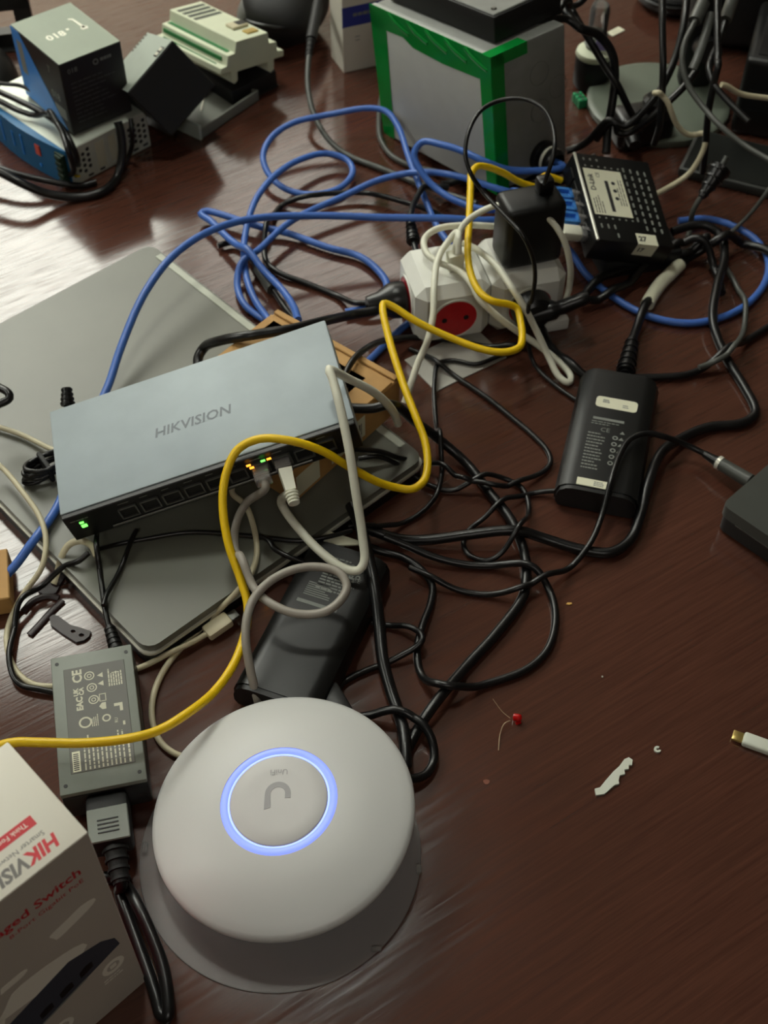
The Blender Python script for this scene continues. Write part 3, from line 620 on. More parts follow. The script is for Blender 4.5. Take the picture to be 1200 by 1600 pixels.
# ------------------------------------------------------------------ cream controller, leaning module, tray
t = thing('black_module', 'flat black module under the cream controller', 'electronic box', (-.168, 1.234, 0), (0, 0, -46.8))
obj('housing', box(NB(), (0, 0, .0095), (.098, .060, .019), .002, 2), M_['blackmatte'], t)
obj('base_lip', box(NB(), (0, 0, .001), (.100, .062, .002), .0006, 1), M_['black'], t)
t = thing('controller', 'cream rail mounted controller with vents and green terminals', 'controller', (-.1723, 1.2297, .030), (-7.8, -5.1, -46.8))
KW, KD, KH = .1116, .0819, .0316 + .004
prof = [(-.5, .18), (-.5, .36), (-.40, .38), (-.385, .66), (-.27, .68), (-.25, 1), (.25, 1), (.27, .68), (.385, .66), (.40, .38), (.5, .36), (.5, .18), (.34, .18), (.34, -.12), (.29, -.20), (.24, -.12), (.24, .14), (-.24, .14), (-.24, -.12), (-.29, -.20), (-.34, -.12), (-.34, .18)]
b = NB(); prism(b, [(x * KD, y * KH) for x, y in prof], -KW / 2, KW / 2, Matrix(((0, 0, 1, 0), (1, 0, 0, 0), (0, 1, 0, 0), (0, 0, 0, 1)))); bmesh.ops.bevel(b, geom=[e for e in b.edges], offset=.0006, segments=1, affect='EDGES'); obj('housing', b, M_['cream'], t)
b = NB()
for k in range(4): box(b, (-.046 + k * .0095, .000, KH + .0001), (.0052, .034, .0006))
obj('vent', b, M_['creamdark'], t, smooth=False)
b = NB(); box(b, (-.002, -.403 * KD, .52 * KH), (.098, .0016, .0040)); o = obj('terminal_strip', b, M_['terminal'], t, smooth=False)
b = NB(); box(b, (-.002, -.29 * KD, .675 * KH), (.100, .0060, .0012)); box(b, (-.002, -.45 * KD, .37 * KH), (.09, .0012, .0012)); obj('groove', b, M_['terminal'], t, smooth=False)
b = NB(); box(b, (.024, .006, KH + .0015), (.014, .020, .0032), .0008, 1); o = obj('network_jack', b, M_['beige'], t); b = NB(); box(b, (.024, .010, KH + .0033), (.009, .010, .0006)); obj('jack_opening', b, M_['portblack'], o, smooth=False)
b = NB(); box(b, (.043, .008, KH + .0008), (.010, .014, .0018), .0005, 1); obj('display_window', b, M_['brass'], t)

sc_ = 1 / 1420.0
def cv(x, y, d): return (RT * x + UP * -y + FW * d) * sc_
A = cv(-67, 78, 0); A = A.normalized() * .066
lc = .060; E_ = cv(-39, -32, 65); E_ = (E_ - A.normalized() * E_.dot(A.normalized())).normalized() * .074
Cx = A.cross(E_).normalized() * lc
if Cx.z > 0: Cx = -Cx
b0 = P(270, 63, .092)
R3 = Matrix((A.normalized(), Cx.normalized(), E_.normalized())).transposed()
if R3.determinant() < 0: R3 = Matrix((Cx.normalized(), A.normalized(), E_.normalized())).transposed(); la, lb_ = lc, .066
else: la, lb_ = .066, lc
low = min((b0 + i * A + j * Cx + k * E_).z for i in (0, 1) for j in (0, 1) for k in (0, 1))
b0 = P(270, 63, .092 - low)
t = thing('rail_module', 'black and grey vented module leaning on edge beside the black carton', 'electronic box', b0)
t.rotation_euler = R3.to_euler()
swap = abs(la - lc) < 1e-6 and R3.col[0].dot(Cx.normalized()) > .9
obj('housing', box(NB(), (la / 2, lb_ / 2, .037), (la, lb_, .074), .0012, 1), M_['blackmatte'], t)
# grey vented face lies on the plane spanned by A and E
GA, GC = (Vector((0, 1, 0)), Vector((1, 0, 0))) if swap else (Vector((1, 0, 0)), Vector((0, 1, 0)))
MG = Matrix(((GA.x, 0, -GC.x, 0), (GA.y, 0, -GC.y, 0), (0, 1, 0, 0), (0, 0, 0, 1)))
b = NB(); rect(b, .0006, .0006, .0654, .0734, MG, .0005); o = obj('vented_cover', b, M_['perf'], t, smooth=False)
b = NB(); rect(b, .010, .003, .022, .012, MG @ T(0, 0, .0005), .0003)
for k in range(6): rect(b, .003 + k * .004, .0690, .005 + k * .004, .0720, MG @ T(0, 0, .0005), .0003)
obj('vent_hole', b, M_['portblack'], o, smooth=False)
b = NB(); rect(b, .0115, .0040, .0150, .0105, MG @ T(0, 0, .0008), .0004); rect(b, .0170, .0040, .0205, .0105, MG @ T(0, 0, .0008), .0004); obj('contact', b, M_['silver'], o, smooth=False)

yw = 53.0; n0 = P(313, 220, 0)
t = thing('plastic_tray', 'shallow grey plastic tray lying in front of the cream controller', 'tray', n0 + rot(0, 0, yw).to_matrix() @ Vector((.046, .026, 0)), (0, 0, yw))
b = NB(); box(b, (0, 0, .0015), (.092, .052, .003), .0006, 1); box(b, (0, -.0245, .006), (.092, .003, .012), .0006, 1); box(b, (.0445, 0, .0055), (.003, .052, .011), .0006, 1); box(b, (0, .0245, .005), (.092, .003, .010), .0006, 1); obj('shell', b, M_['trayg'], t)
b = NB(); box(b, (-.0445, 0, .0085), (.0035, .054, .017), .0008, 1); obj('end_flange', b, M_['perf'], t)
b = NB(); box(b, (.010, .010, .0035), (.030, .0022, .002), .0005, 1, T(0, 0, 0, 0, 0, 35)); obj('rib', b, M_['silver'], t)

# ------------------------------------------------------------------ power supply with black product carton on it
PL, PY = Vector((-.3181, 1.1242, 0)), 45.9; PW_, PD_, PH_ = .0974, .1400, .0400
t = thing('rail_power_supply', 'power supply with a bowed blue front panel and perforated side under a black carton', 'power supply', PL, (0, 0, PY))
obj('housing', box(NB(), (0, 0, PH_ / 2), (PW_, PD_, PH_), .0010, 1), M_['psu'], t)
b = NB(); arc = [(-PD_ / 2 + PD_ * i / 14, .007 * math.sin(math.pi * i / 14)) for i in range(15)]
prism(b, [(-.0005 - PW_ / 2 - h, y) for y, h in arc] + [(-PW_ / 2 + .0008, PD_ / 2), (-PW_ / 2 + .0008, -PD_ / 2)], .0006, PH_ + .0004); obj('front_panel', b, M_['psublue'], t)
MB_ = T(-PW_ / 2 - .0008, -PD_ / 2, 0, 90, 0, -90)    # x to the near end, y up
b = NB()
box(b, (-PW_ / 2 - .0015, -PD_ / 2 + .0075, .0195), (.006, .0125, .034))
for k in range(5): box(b, (-PW_ / 2 - .003, -PD_ / 2 + .0075, .006 + k * .0066), (.007, .010, .0050), .0008, 1)
obj('terminal_block', b, mat('dark_green_terminal', (20, 46, 30), .5), t)
def bowed(y): return -PW_ / 2 - .0006 - .007 * math.sin(math.pi * (y + PD_ / 2) / PD_)
b = NB(); box(b, (bowed(-.030) - .0002, -.030, .027), (.0012, .007, .011), M=None); obj('red_mark', b, M_['psured'], t, smooth=False)
b = NB()
for y, hh_ in ((-.005, .022), (.010, .016), (.030, .024)): box(b, (bowed(y) - .0002, y, .022), (.0012, .002, hh_))
box(b, (bowed(-.03) - .0003, -.030, .010), (.0012, .003, .003)); obj('panel_print', b, M_['cartblue'], t, smooth=False)
MY2 = T(0, -PD_ / 2, 0, 90, 0, 0)
b = NB()
for gx in (-.034, .034):
    for i in range(4):
        for k in range(4): lathe(b, [(0, .0002), (.0021, .0002), (.0021, 0)], 8, MY2 @ T(gx + (i - 1.5) * .0060, .020 + (k - 1.5) * .0062 + (i % 2) * .003, 0))
for x, y in ((-.026, .004), (-.012, .004), (.030, .005), (.042, .005)): box(b, (x, y, .0001), (.006, .0024, .0003), 0, 1, MY2)
obj('side_vent', b, mat('vent_shadow', (44, 45, 42), .6, noise=0), t, kind='stuff')
b = NB(); rect(b, -.016, .006, -.006, .034, MY2, .0003); rect(b, .000, .006, .008, .034, MY2, .0003); obj('side_label', b, M_['inklight'], t, smooth=False)
t = thing('sensor_carton', 'black and blue product carton with a white number on its grey top', 'box', (-.3012, 1.1224, .0415), (0, 0, 39.2))
QW, QD, QH = .0661, .0922, .0740
obj('body', box(NB(), (0, 0, QH / 2), (QW, QD, QH), .0010, 1), M_['blackcard'], t)
b = NB(); rect(b, -QW / 2 + .0005, -QD / 2 + .0005, QW / 2 - .0005, QD / 2 - .0005, T(0, 0, QH), .0003); obj('top_panel', b, M_['carttop'], t, smooth=False)
b = NB(); MQ = T(0, 0, QH + .0003); text(b, '018', .0130, MQ @ T(-.0190, -.004, 0), bold=.0005); rect(b, .0035, .0020, .0065, .0050, MQ); prism(b, [(.0175, -.0040), (.0205, -.0040), (.0190, .0170), (.0150, .0200), (.0140, .0175), (.0165, .0150)], 0, .0003, MQ); lathe(b, [(0, .0003), (.0036, .0003), (.0036, 0)], 20, MQ @ T(.0190, -.004, 0)); obj('top_print', b, M_['inkwhite'], t, smooth=False)
MQL = T(-QW / 2, QD / 2, QH, 90, 0, -90)   # left face seen from outside: x toward near end, y up (0 at top)
b = NB(); prism(b, [(.0005, -.0005), (QD * .17, -.0010), (QD * .90, -QH + .001), (.0005, -QH + .001)], 0, .0003, MQL); obj('blue_print', b, M_['cartblue'], t, smooth=False)
b = NB(); rect(b, .008, -.045, .018, -.011, MQL, .0004); text(b, 'T', .010, MQL @ T(.068, -.018, .0), 'CENTER'); text(b, '018', .011, MQL @ T(.072, -.044, 0), 'CENTER'); rect(b, .066, -.062, .086, -.050, MQL); obj('side_print', b, M_['inkgrey'], t, smooth=False)
MQF = T(-QW / 2, -QD / 2, QH, 90, 0, 0)
b = NB(); text(b, '018', .0070, MQF @ T(.007, -.012, 0)); ring(b, .0018, .0030, .0001, 16, MQF @ T(.037, -.010, 0)); lines(b, .042, -.008, .018, 1, .003, .003, MQF); obj('front_print_or_shade', b, M_['inkgrey'], t, smooth=False)
b = NB(); lines(b, .008, -.022, .048, 10, .0045, .0010, MQF, 51); obj('front_text', b, M_['inkfaint'], t, smooth=False)

# dark things at the left and top edges
c = P(28, 70, 0); t = thing('black_bracket', 'black plastic bracket with a square opening behind the black carton', 'bracket', (c.x, c.y, 0), (0, 0, 12))
b = NB(); frame(b, -.042, 0, .022, .062, .018, .016, T(0, 0, 0, 90, 0, 0) @ T(0, 0, -.008)); obj('body', b, M_['black'], t); obj('foot', box(NB(), (-.01, 0, .0015), (.07, .03, .003), .0006, 1), M_['black'], t)
c = P(2, 132, 0); t = thing('computer_mouse', 'dark rounded mouse at the left edge behind the blue power supply', 'mouse', (c.x - .016, c.y + .012, 0), (0, 0, 30))
b = NB(); bmesh.ops.create_uvsphere(b, u_segments=28, v_segments=16, radius=1)
for v in b.verts: v.co = (v.co.x * .031 * (1 + .08 * v.co.y), v.co.y * .050, max(0, v.co.z) * .034 if v.co.z > 0 else 0)
obj('shell', b, M_['black'], t, angle=70); b = NB(); rod(b, (-.003, .026, .0285), (.003, .026, .0285), .006, .006, 14); obj('scroll_wheel', b, M_['blackmatte'], t); b = NB(); box(b, (0, .022, .029), (.0012, .04, .006)); obj('button_gap', b, M_['portblack'], t)
c = P(0, 910, 0); t = thing('small_tan_carton', 'tan framed carton cut off by the left edge of the picture', 'box', (P(24, 957, 0) + rot(0, 0, 13).to_matrix() @ Vector((-.035, .023, 0))), (0, 0, 13))
obj('body', box(NB(), (0, 0, .009), (.070, .046, .018), .0008, 1), M_['cardboard'], t)
b = NB(); rect(b, -.033, -.017, .028, .019, T(0, 0, .018), .0004); o = obj('top_label', b, M_['labelw'], t, smooth=False); b = NB(); rect(b, .008, -.015, .026, -.004, T(0, 0, .0184), .0003); obj('label_print', b, M_['stripeblue'], o, smooth=False)

# ------------------------------------------------------------------ right side: grey round base, black devices
c = Vector((.2839, 1.1784, 0)); t = thing('round_base', 'grey round base plate behind the router at the top right', 'stand', c)
obj('plate', lathe(NB(), [(0, 0), (.0715, 0), (.0733, .003), (.0733, .008), (.0715, .0095), (.066, .0105), (0, .0105)], 72), M_['discg'], t, angle=50)
obj('lower_ring', lathe(NB(), [(.050, -.0001), (.070, -.0001), (.070, .0012), (.050, .0012)], 48), M_['blackmatte'], t)
b = NB(); box(b, (.040, .030, .110), (.034, .020, .200), .006, 2); obj('stand_column', b, M_['blackmatte'], t)
b = NB(); rod(b, (.040, .018, .06), (.040, -.014, .07), .012); rod(b, (.040, .018, .15), (.040, .000, .15), .012); obj('cable_clip', b, M_['cable'], t)
yw = -40
n0 = P(1116, 826, 0); t = thing('black_laptop', 'black laptop corner at the right edge with a power plug beside it', 'laptop', n0 + rot(0, 0, -46.4).to_matrix() @ Vector((.15, .11, 0)), (0, 0, -46.4))
obj('base', box(NB(), (0, 0, .0095), (.298, .218, .015), .006, 3, which='z'), M_['black'], t); obj('foot', box(NB(), (0, 0, .001), (.28, .20, .002)), M_['blackmatte'], t)
obj('lid', box(NB(), (0, 0, .0228), (.300, .220, .0110), .006, 3, which='z'), mat('dark_lid', (66, 68, 64), .42, noise=.05), t)
b = NB(); box(b, (0, -.1095, .0172), (.27, .002, .0008)); obj('rim', b, M_['steel'], t)
c = P(1165, 225, 0); t = thing('docking_station', 'large black docking box at the right edge under hanging cables', 'electronic box', (c.x + .076, c.y + .052, 0), (0, 0, -18))
obj('housing', box(NB(), (0, 0, .042), (.150, .120, .084), .006, 3), M_['black'], t)
b = NB(); box(b, (0, -.0602, .05), (.13, .0012, .004)); box(b, (0, -.0602, .03), (.13, .0012, .0015)); obj('front_slot', b, M_['portblack'], t, smooth=False); b = NB(); box(b, (0, 0, .0845), (.13, .1, .0012), .0004, 1); obj('top_panel', b, M_['blackmatte'], t)
c = P(1140, 268, 0); t = thing('tablet', 'dark flat tablet lying under the hanging cables at the right', 'tablet', (c.x + .03, c.y - .005, 0), (0, 0, -24))
obj('case', box(NB(), (0, 0, .005), (.150, .075, .010), .003, 2), mat('dark_case', (46, 48, 45), .5), t); b = NB(); box(b, (0, 0, .0102), (.142, .067, .0006)); obj('screen', b, mat('dark_screen', (30, 32, 30), .3), t)
c = P(1100, 100, 0); t = thing('black_bag', 'black bag standing at the top right behind the cable bundle', 'bag', (c.x + .085, c.y + .060, 0), (0, 0, -10))
b = NB(); box(b, (0, 0, .085), (.20, .10, .17), .025, 4)
for v in b.verts: v.co.x += .006 * math.sin(40 * v.co.z); v.co.y += .005 * math.sin(35 * v.co.x)
obj('shell', b, M_['blackmatte'], t, angle=70); b = NB(); sweep(b, smooth_path([Vector((-.05, -.045, .15)), Vector((-.04, -.052, .185)), Vector((.03, -.052, .188)), Vector((.05, -.045, .15))]), .005, 10); obj('handle', b, M_['cable'], t); b = NB(); sweep(b, smooth_path([Vector((-.09, -.053, .10)), Vector((0, -.056, .104)), Vector((.09, -.053, .10))]), .0018, 6); obj('zip', b, M_['darkgreyc'], t)
c = P(1040, 18, 0); t = thing('black_puck', 'black rounded dish at the top edge of the table', 'dish', (c.x + .01, c.y + .02, 0))
obj('body', lathe(NB(), [(0, 0), (.032, 0), (.042, .008), (.044, .016), (.038, .022), (0, .024)], 40), M_['black'], t, angle=50); obj('rim', lathe(NB(), [(.0385, .0215), (.041, .0235), (.043, .0205)], 40, cap=False), M_['blackmatte'], t)
c = P(1000, 228, 0); t = thing('cable_hub', 'black knobbly hub where the hanging cables meet behind the router', 'hub', (c.x, c.y + .01, 0), (0, 0, 15))
b = NB(); box(b, (0, 0, .018), (.060, .036, .036), .008, 3); obj('body', b, M_['cable'], t); b = NB(); lathe(b, [(0, .036), (.013, .036), (.013, .046), (.009, .050), (0, .050)], 20, T(.010, -.002, 0)); rod(b, (-.018, -.018, .02), (-.020, -.032, .018), .008, .006); obj('connector', b, M_['cable'], t)

# ------------------------------------------------------------------ small things on the bare table
c = P(1172, 1162, 0); yw = -24.0
t = thing('phone_cable', 'white phone charging cable tip at the right edge of the table', 'cable', (c.x, c.y, 0), (0, 0, yw))
b = NB(); box(b, (.0075, 0, .0030), (.026, .0098, .0056), .0018, 3); obj('housing', b, M_['whitechip'], t); b = NB(); box(b, (-.0090, 0, .0030), (.0070, .0076, .0022), .0006, 2); obj('metal_tip', b, M_['brass'], t, label='gold contact tip')
b = NB(); sweep(b, smooth_path([Vector((.0205, 0, .003)), Vector((.03, 0, .0022)), Vector((.05, -.006, .0018)), Vector((.08, -.016, .0018))]), .0018, 8); obj('cord', b, M_['whitechip'], t)
c = P(958, 1216, 0); t = thing('plastic_scrap', 'torn ragged strip of white plastic on the bare table', 'scrap', (c.x, c.y, 0), (0, 0, 0))
px = [(931, 1244), (929, 1234), (937, 1232), (945, 1222), (958, 1207), (967, 1199), (975, 1188), (982, 1185), (988, 1189), (987, 1197), (982, 1197), (982, 1203), (975, 1204), (976, 1211), (968, 1213), (966, 1221), (967, 1226), (960, 1228), (952, 1235), (944, 1242)]
b = NB(); prism(b, [tuple((P(x, y, 0) - c).xy) for x, y in px], .0, .0016); obj('strip', b, M_['whitechip'], t, smooth=False)
c = P(1027, 1172, 0); b = NB(); prism(b, [(math.cos(a) * .0023, math.sin(a) * .0023) for a in [.9 + i * .36 for i in range(15)]] + [(math.cos(a) * .0009, math.sin(a) * .0009) for a in [.9 + i * .36 for i in range(14, -1, -1)]], 0, .0014)
o = obj('plastic_ring', b, M_['whitechip'], smooth=False); o.location = (c.x, c.y, 0); tag(o, 'tiny broken white plastic ring beside the torn strip', 'scrap')
c = P(889, 944, 0); b = NB(); prism(b, [(-.0022, -.0004), (.0, -.0010), (.0022, -.0002), (.0018, .0009), (-.001, .0010)], 0, .0008); o = obj('crumb', b, M_['crumb'], smooth=False); o.location = (c.x, c.y, 0); tag(o, 'tiny yellow crumb on the table right of the black cables', 'crumb')
c = P(941, 1058, 0); b = NB(); bmesh.ops.create_icosphere(b, subdivisions=1, radius=.0007); bmesh.ops.translate(b, verts=b.verts, vec=(0, 0, .0006)); o = obj('speck', b, M_['whitechip'], smooth=False); o.location = (c.x, c.y, 0); tag(o, 'tiny pale speck in the middle of the bare table', 'crumb')
c = P(760, 1222, 0); b = NB(); prism(b, [(.0021 * math.cos(a) * (1 + .2 * math.sin(3 * a)), .0019 * math.sin(a)) for a in [i * .628 for i in range(10)]], 0, .0004); o = obj('glue_spot', b, mat('brown_spot', (122, 66, 44), .6, noise=0), smooth=False); o.location = (c.x, c.y, 0); tag(o, 'small brown spot on the table below the red component', 'spot')
c = P(803, 1124, 0); t = thing('red_component', 'tiny red electronic component with thin bent wire legs', 'component', (c.x, c.y, 0))
b = NB(); lathe(b, [(0, -.001), (.0026, .0), (.0026, .0032), (.0020, .0048), (0, .0056)], 16, T(0, 0, .0028, 70, 0, 70)); obj('body', b, M_['redled'], t, angle=60)
b = NB(); box(b, (.0015, -.0036, .0006), (.004, .0026, .0012), .0004, 1, T(0, 0, 0, 0, 0, 20)); obj('chip', b, M_['redled'], t)
b = NB()
q = lambda x, y, z: P(x, y, z) - Vector((c.x, c.y, 0))
sweep(b, smooth_path([q(797, 1126, .003), q(788, 1131, .003), q(782, 1145, .0012), q(779, 1172, .0006)]), .00038, 6); sweep(b, smooth_path([q(797, 1122, .003), q(785, 1112, .002), q(770, 1092, .0006)]), .00018, 6); obj('wire_leg', b, mat('tinned_wire', (150, 128, 100), .4, metal=.5, noise=0), t)
c = P(530, 868, .021); t = thing('white_tag', 'small white folded tag at the laptop edge by the white cable', 'tag', P(530, 869, .0), (0, 0, -6))
b = NB(); prism(b, [(-.011, -.004), (-.004, -.006), (.016, -.003), (.016, .000), (-.008, .007)], .0, .0015, T(0, 0, .0185)); obj('card', b, M_['labelw'], t, smooth=False); b = NB(); box(b, (0, 0, .009), (.008, .003, .018)); obj('stem', b, M_['labelw'], t)
c = P(505, 1091, 0); t = thing('gold_plug_tip', 'gold plug tip showing just behind the access point', 'plug', (c.x, c.y + .006, 0), (0, 0, 28))
b = NB(); box(b, (0, 0, .016), (.010, .016, .0046), .0006, 1); obj('shell', b, M_['brass'], t); b = NB(); box(b, (0, -.020, .009), (.014, .026, .018), .002, 2); obj('grip', b, M_['black'], t)
c = P(252, 205, 0); t = thing('small_plug', 'black plug with two brass prongs lying below the leaning module', 'plug', (c.x - .004, c.y + .010, 0), (0, 0, -38))
b = NB(); box(b, (-.004, .006, .009), (.026, .020, .018), .003, 2); obj('body', b, M_['cable'], t); b = NB(); rod(b, (.009, .011, .009), (.026, .011, .007), .0020, .0018); rod(b, (.009, .001, .009), (.026, .001, .007), .0020, .0018); obj('prong', b, M_['brass'], t)
def holed(outer, holes, z0, z1, c):
    b = NB()
    def loop(pts):
        vs = [b.verts.new((*(P(x, y, 0) - c).xy, z0)) for x, y in pts]; return [b.edges.new((vs[i], vs[(i + 1) % len(vs)])) for i in range(len(vs))]
    es = loop(outer)
    for h in holes: es += loop(h)
    bmesh.ops.triangle_fill(b, edges=es, use_beauty=True)
    g = bmesh.ops.extrude_face_region(b, geom=list(b.faces)); bmesh.ops.translate(b, verts=[v for v in g['geom'] if isinstance(v, bmesh.types.BMVert)], vec=(0, 0, z1 - z0)); return b
def oval(x, y, rx, ry): return [(x + rx * math.cos(k * .785), y + ry * math.sin(k * .785)) for k in range(8)]
M_['strap'] = mat('dark_reflection', (38, 24, 26), .45)  # flat dark shapes standing in for reflections in the table top
for lab, outer, holes in (('strap shaped dark reflection with two holes, modelled flat above the printed power adapter', [(78, 967), (84, 963), (92, 965), (111, 979), (126, 983), (143, 989), (140, 997), (132, 1003), (120, 1006), (99, 993), (80, 979)], [oval(115, 989, 4, 2.6), oval(128, 995, 4.5, 3)]),
                          ('strap shaped dark reflection modelled flat at the near left corner of the laptop', [(60, 926), (72, 908), (88, 896), (100, 888), (107, 895), (98, 911), (88, 929), (74, 934)], [oval(97, 898, 4, 2), oval(90, 909, 4.5, 2.6)])):
    c = P(*outer[0], 0); t = thing('strap_reflection', lab, 'strap', (c.x, c.y, 0)); obj('band', holed(outer, holes, .0, .0022, c), M_['strap'], t, smooth=False)
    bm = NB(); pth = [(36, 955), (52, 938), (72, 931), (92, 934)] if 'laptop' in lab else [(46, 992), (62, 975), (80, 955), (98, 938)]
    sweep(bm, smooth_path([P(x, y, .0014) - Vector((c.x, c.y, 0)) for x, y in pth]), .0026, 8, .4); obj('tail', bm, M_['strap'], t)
# ------------------------------------------------------------------ cables (pixel x, pixel y, height of the core in mm)
from mathutils import kdtree
_done = []      # (kd tree, points, radius) of the cables already laid
def resample(path, step=.0022):
    out = [path[0]]; acc = 0.0
    for a, b2 in zip(path, path[1:]):
        l = (b2 - a).length; d = step - acc
        while d < l: out.append(a.lerp(b2, d / l)); d += step
        acc = (acc + l) % step if l else acc
    if (out[-1] - path[-1]).length < step * .5 and len(out) > 1: out[-1] = path[-1]
    else: out.append(path[-1])
    return out
def lay_over(path, r, vr):
    """lift (or lower) a cable where it would cut through one that already lies there"""
    for _ in range(3):
        dz = [0.0] * len(path)
        for kd, pts, r2 in _done:
            need = (r + r2) * vr + .0003
            for i, p in enumerate(path):
                for co, k, d in kd.find_range(p, need):
                    h = math.sqrt(max(0, need * need - (p.x - co.x) ** 2 - (p.y - co.y) ** 2)); up = co.z + h - p.z; dn = co.z - h - p.z
                    v = dn if (p.z < co.z - .25 * need and p.z + dn > r) else up
                    if abs(v) > abs(dz[i]): dz[i] = v
        if not any(dz): break
        L_ = [0.0] * len(path)
        for i, v in enumerate(dz):
            if v:
                for k in range(max(0, i - 14), min(len(path), i + 15)):
                    w_ = v * math.exp(-((k - i) / 6.0) ** 2)
                    if abs(w_) > abs(L_[k]): L_[k] = w_
        path = [Vector((p.x, p.y, max(r, p.z + l))) for p, l in zip(path, L_)]
    return path
def cable(name, label, m, r, pts, flat=1.0, n=10, sub=6, cat='cable', raw=None):
    """each cable is one mesh; its points are real places at the given heights above the table"""
    path = []
    for q in pts:
        path.append(q.copy() if isinstance(q, Vector) else P(q[0], q[1], max(q[2] if len(q) > 2 else 0, r * 1000) / 1000))
    path = lay_over(resample(smooth_path(path, sub)), r, 1.0)
    kd = kdtree.KDTree(len(path))
    for i, p in enumerate(path): kd.insert(p, i)
    kd.balance(); _done.append((kd, path, r))
    o0 = path[0].copy(); o0.z = 0
    b = NB(); sweep(b, [p - o0 for p in path], r, n, flat)
    o = obj(name, b, m, angle=60); o.location = o0; tag(o, label, cat)
    return o
def part_on(o, name, m, bm, label=None):
    q = obj(name, bm, m, o, label=label); return q
def between(o, a, b_, r0, r1, name, m, ribs=0):
    """tapered strain relief or barrel on a cable from point a to point b"""
    a = a - o.location; b_ = b_ - o.location; bm = NB(); rod(bm, a, b_, r0, r1, 14)
    for k in range(ribs):
        f = (k + .5) / ribs; c_ = a.lerp(b_, f); d = (b_ - a).normalized() * .0009; rr = (r0 + (r1 - r0) * f) * 1.18; rod(bm, c_ - d, c_ + d, rr, rr, 14)
    return obj(name, bm, m, o)
c_ = cable
B_, K_, Wt, Be = M_['blue'], M_['cable'], M_['white'], M_['beige']
# ---- blue network cables
c_('ethernet_cable', 'thick blue network cable arching over the grey laptop to behind the switch', B_, .0033, [(-30, 935, 6), (20, 888, 16), (50, 848, 24), (88, 795, 25), (125, 700, 24), (152, 640, 25), (170, 600, 30), (190, 540, 40), (225, 460, 54), (270, 400, 62), (330, 360, 60), (400, 341, 52), (500, 337, 44), (600, 340, 38), (690, 341, 34), (768, 344, 28), (815, 335, 22)])
c_('ethernet_cable', 'blue network cable with two loops in front of the taped enclosure', B_, .0031, [(420, 500, 12), (398, 468, 8), (385, 432, 8), (381, 388, 12), (388, 345, 18), (402, 308, 22), (432, 272, 22), (470, 249, 18), (510, 240, 14), (542, 250, 10), (551, 270, 8), (530, 294, 7), (490, 304, 7), (450, 297, 8), (422, 275, 12), (411, 245, 18), (424, 215, 24), (458, 192, 28), (520, 178, 30), (575, 169, 34), (603, 174, 34), (622, 198, 30), (640, 250, 22), (660, 300, 16), (682, 352, 10), (705, 385, 8)])
c_('ethernet_cable', 'blue network cable rising from the laptop hinge toward the router plugs', B_, .0031, [(414, 498, 6), (384, 478, 5), (371, 448, 5), (377, 422, 8), (398, 398, 14), (456, 345, 16), (536, 307, 18), (590, 282, 22), (644, 270, 26), (705, 273, 42), (782, 296, 40), (820, 306, 34), ROUT @ Vector((-RW / 2 - .060, .012, .008)), ROUT @ Vector((-RW / 2 - .040, .0085, .0110))])
c_('ethernet_cable', 'blue network cable with a sharp left bend between laptop and power strip', B_, .0033, [(466, 500, 30), (458, 478, 22), (440, 452, 17), (400, 412, 16), (356, 372, 14), (330, 346, 12), (314, 334, 10), (322, 330, 10), (345, 335, 10), (398, 352, 9), (448, 364, 6), (513, 387, 5), (560, 400, 5), (586, 418, 5), (604, 443, 5), (598, 466, 5), (570, 482, 5), (540, 488, 5)])
c_('ethernet_cable', 'short blue network cable looping out of the enclosure gland to the router', B_, .0032, [JM @ MY @ Vector((.013, .016, .0)), JM @ MY @ Vector((.013, .016, .030)), (800, 266, 52), (757, 252, 64), (720, 235, 68), (690, 226, 68), (660, 222, 64), (647, 240, 54), (659, 270, 42), (680, 293, 34), (713, 314, 30), (755, 327, 28), (815, 326, 26), ROUT @ Vector((-RW / 2 - .055, -.007, .006)), ROUT @ Vector((-RW / 2 - .040, -.0055, .0110))])
c_('ethernet_cable', 'short piece of blue network cable beside the brown box corner', B_, .0031, [(660, 492, 4), (634, 508, 4), (607, 533, 4), (580, 560, 4), (560, 578, 4)])
c_('ethernet_cable', 'blue network cable curving round behind the right laptop charger', B_, .0032, [ROUT @ Vector((-RW / 2 - .040, -.0195, .0110)), (893, 395, 8), (915, 428, 4), (945, 454, 4), (980, 478, 4), (1023, 497, 4), (1073, 505, 4), (1121, 498, 4), (1165, 477, 4), (1196, 440, 4), (1199, 402, 4), (1178, 372, 5), (1143, 352, 6), (1105, 342, 6), (1060, 345, 6)])
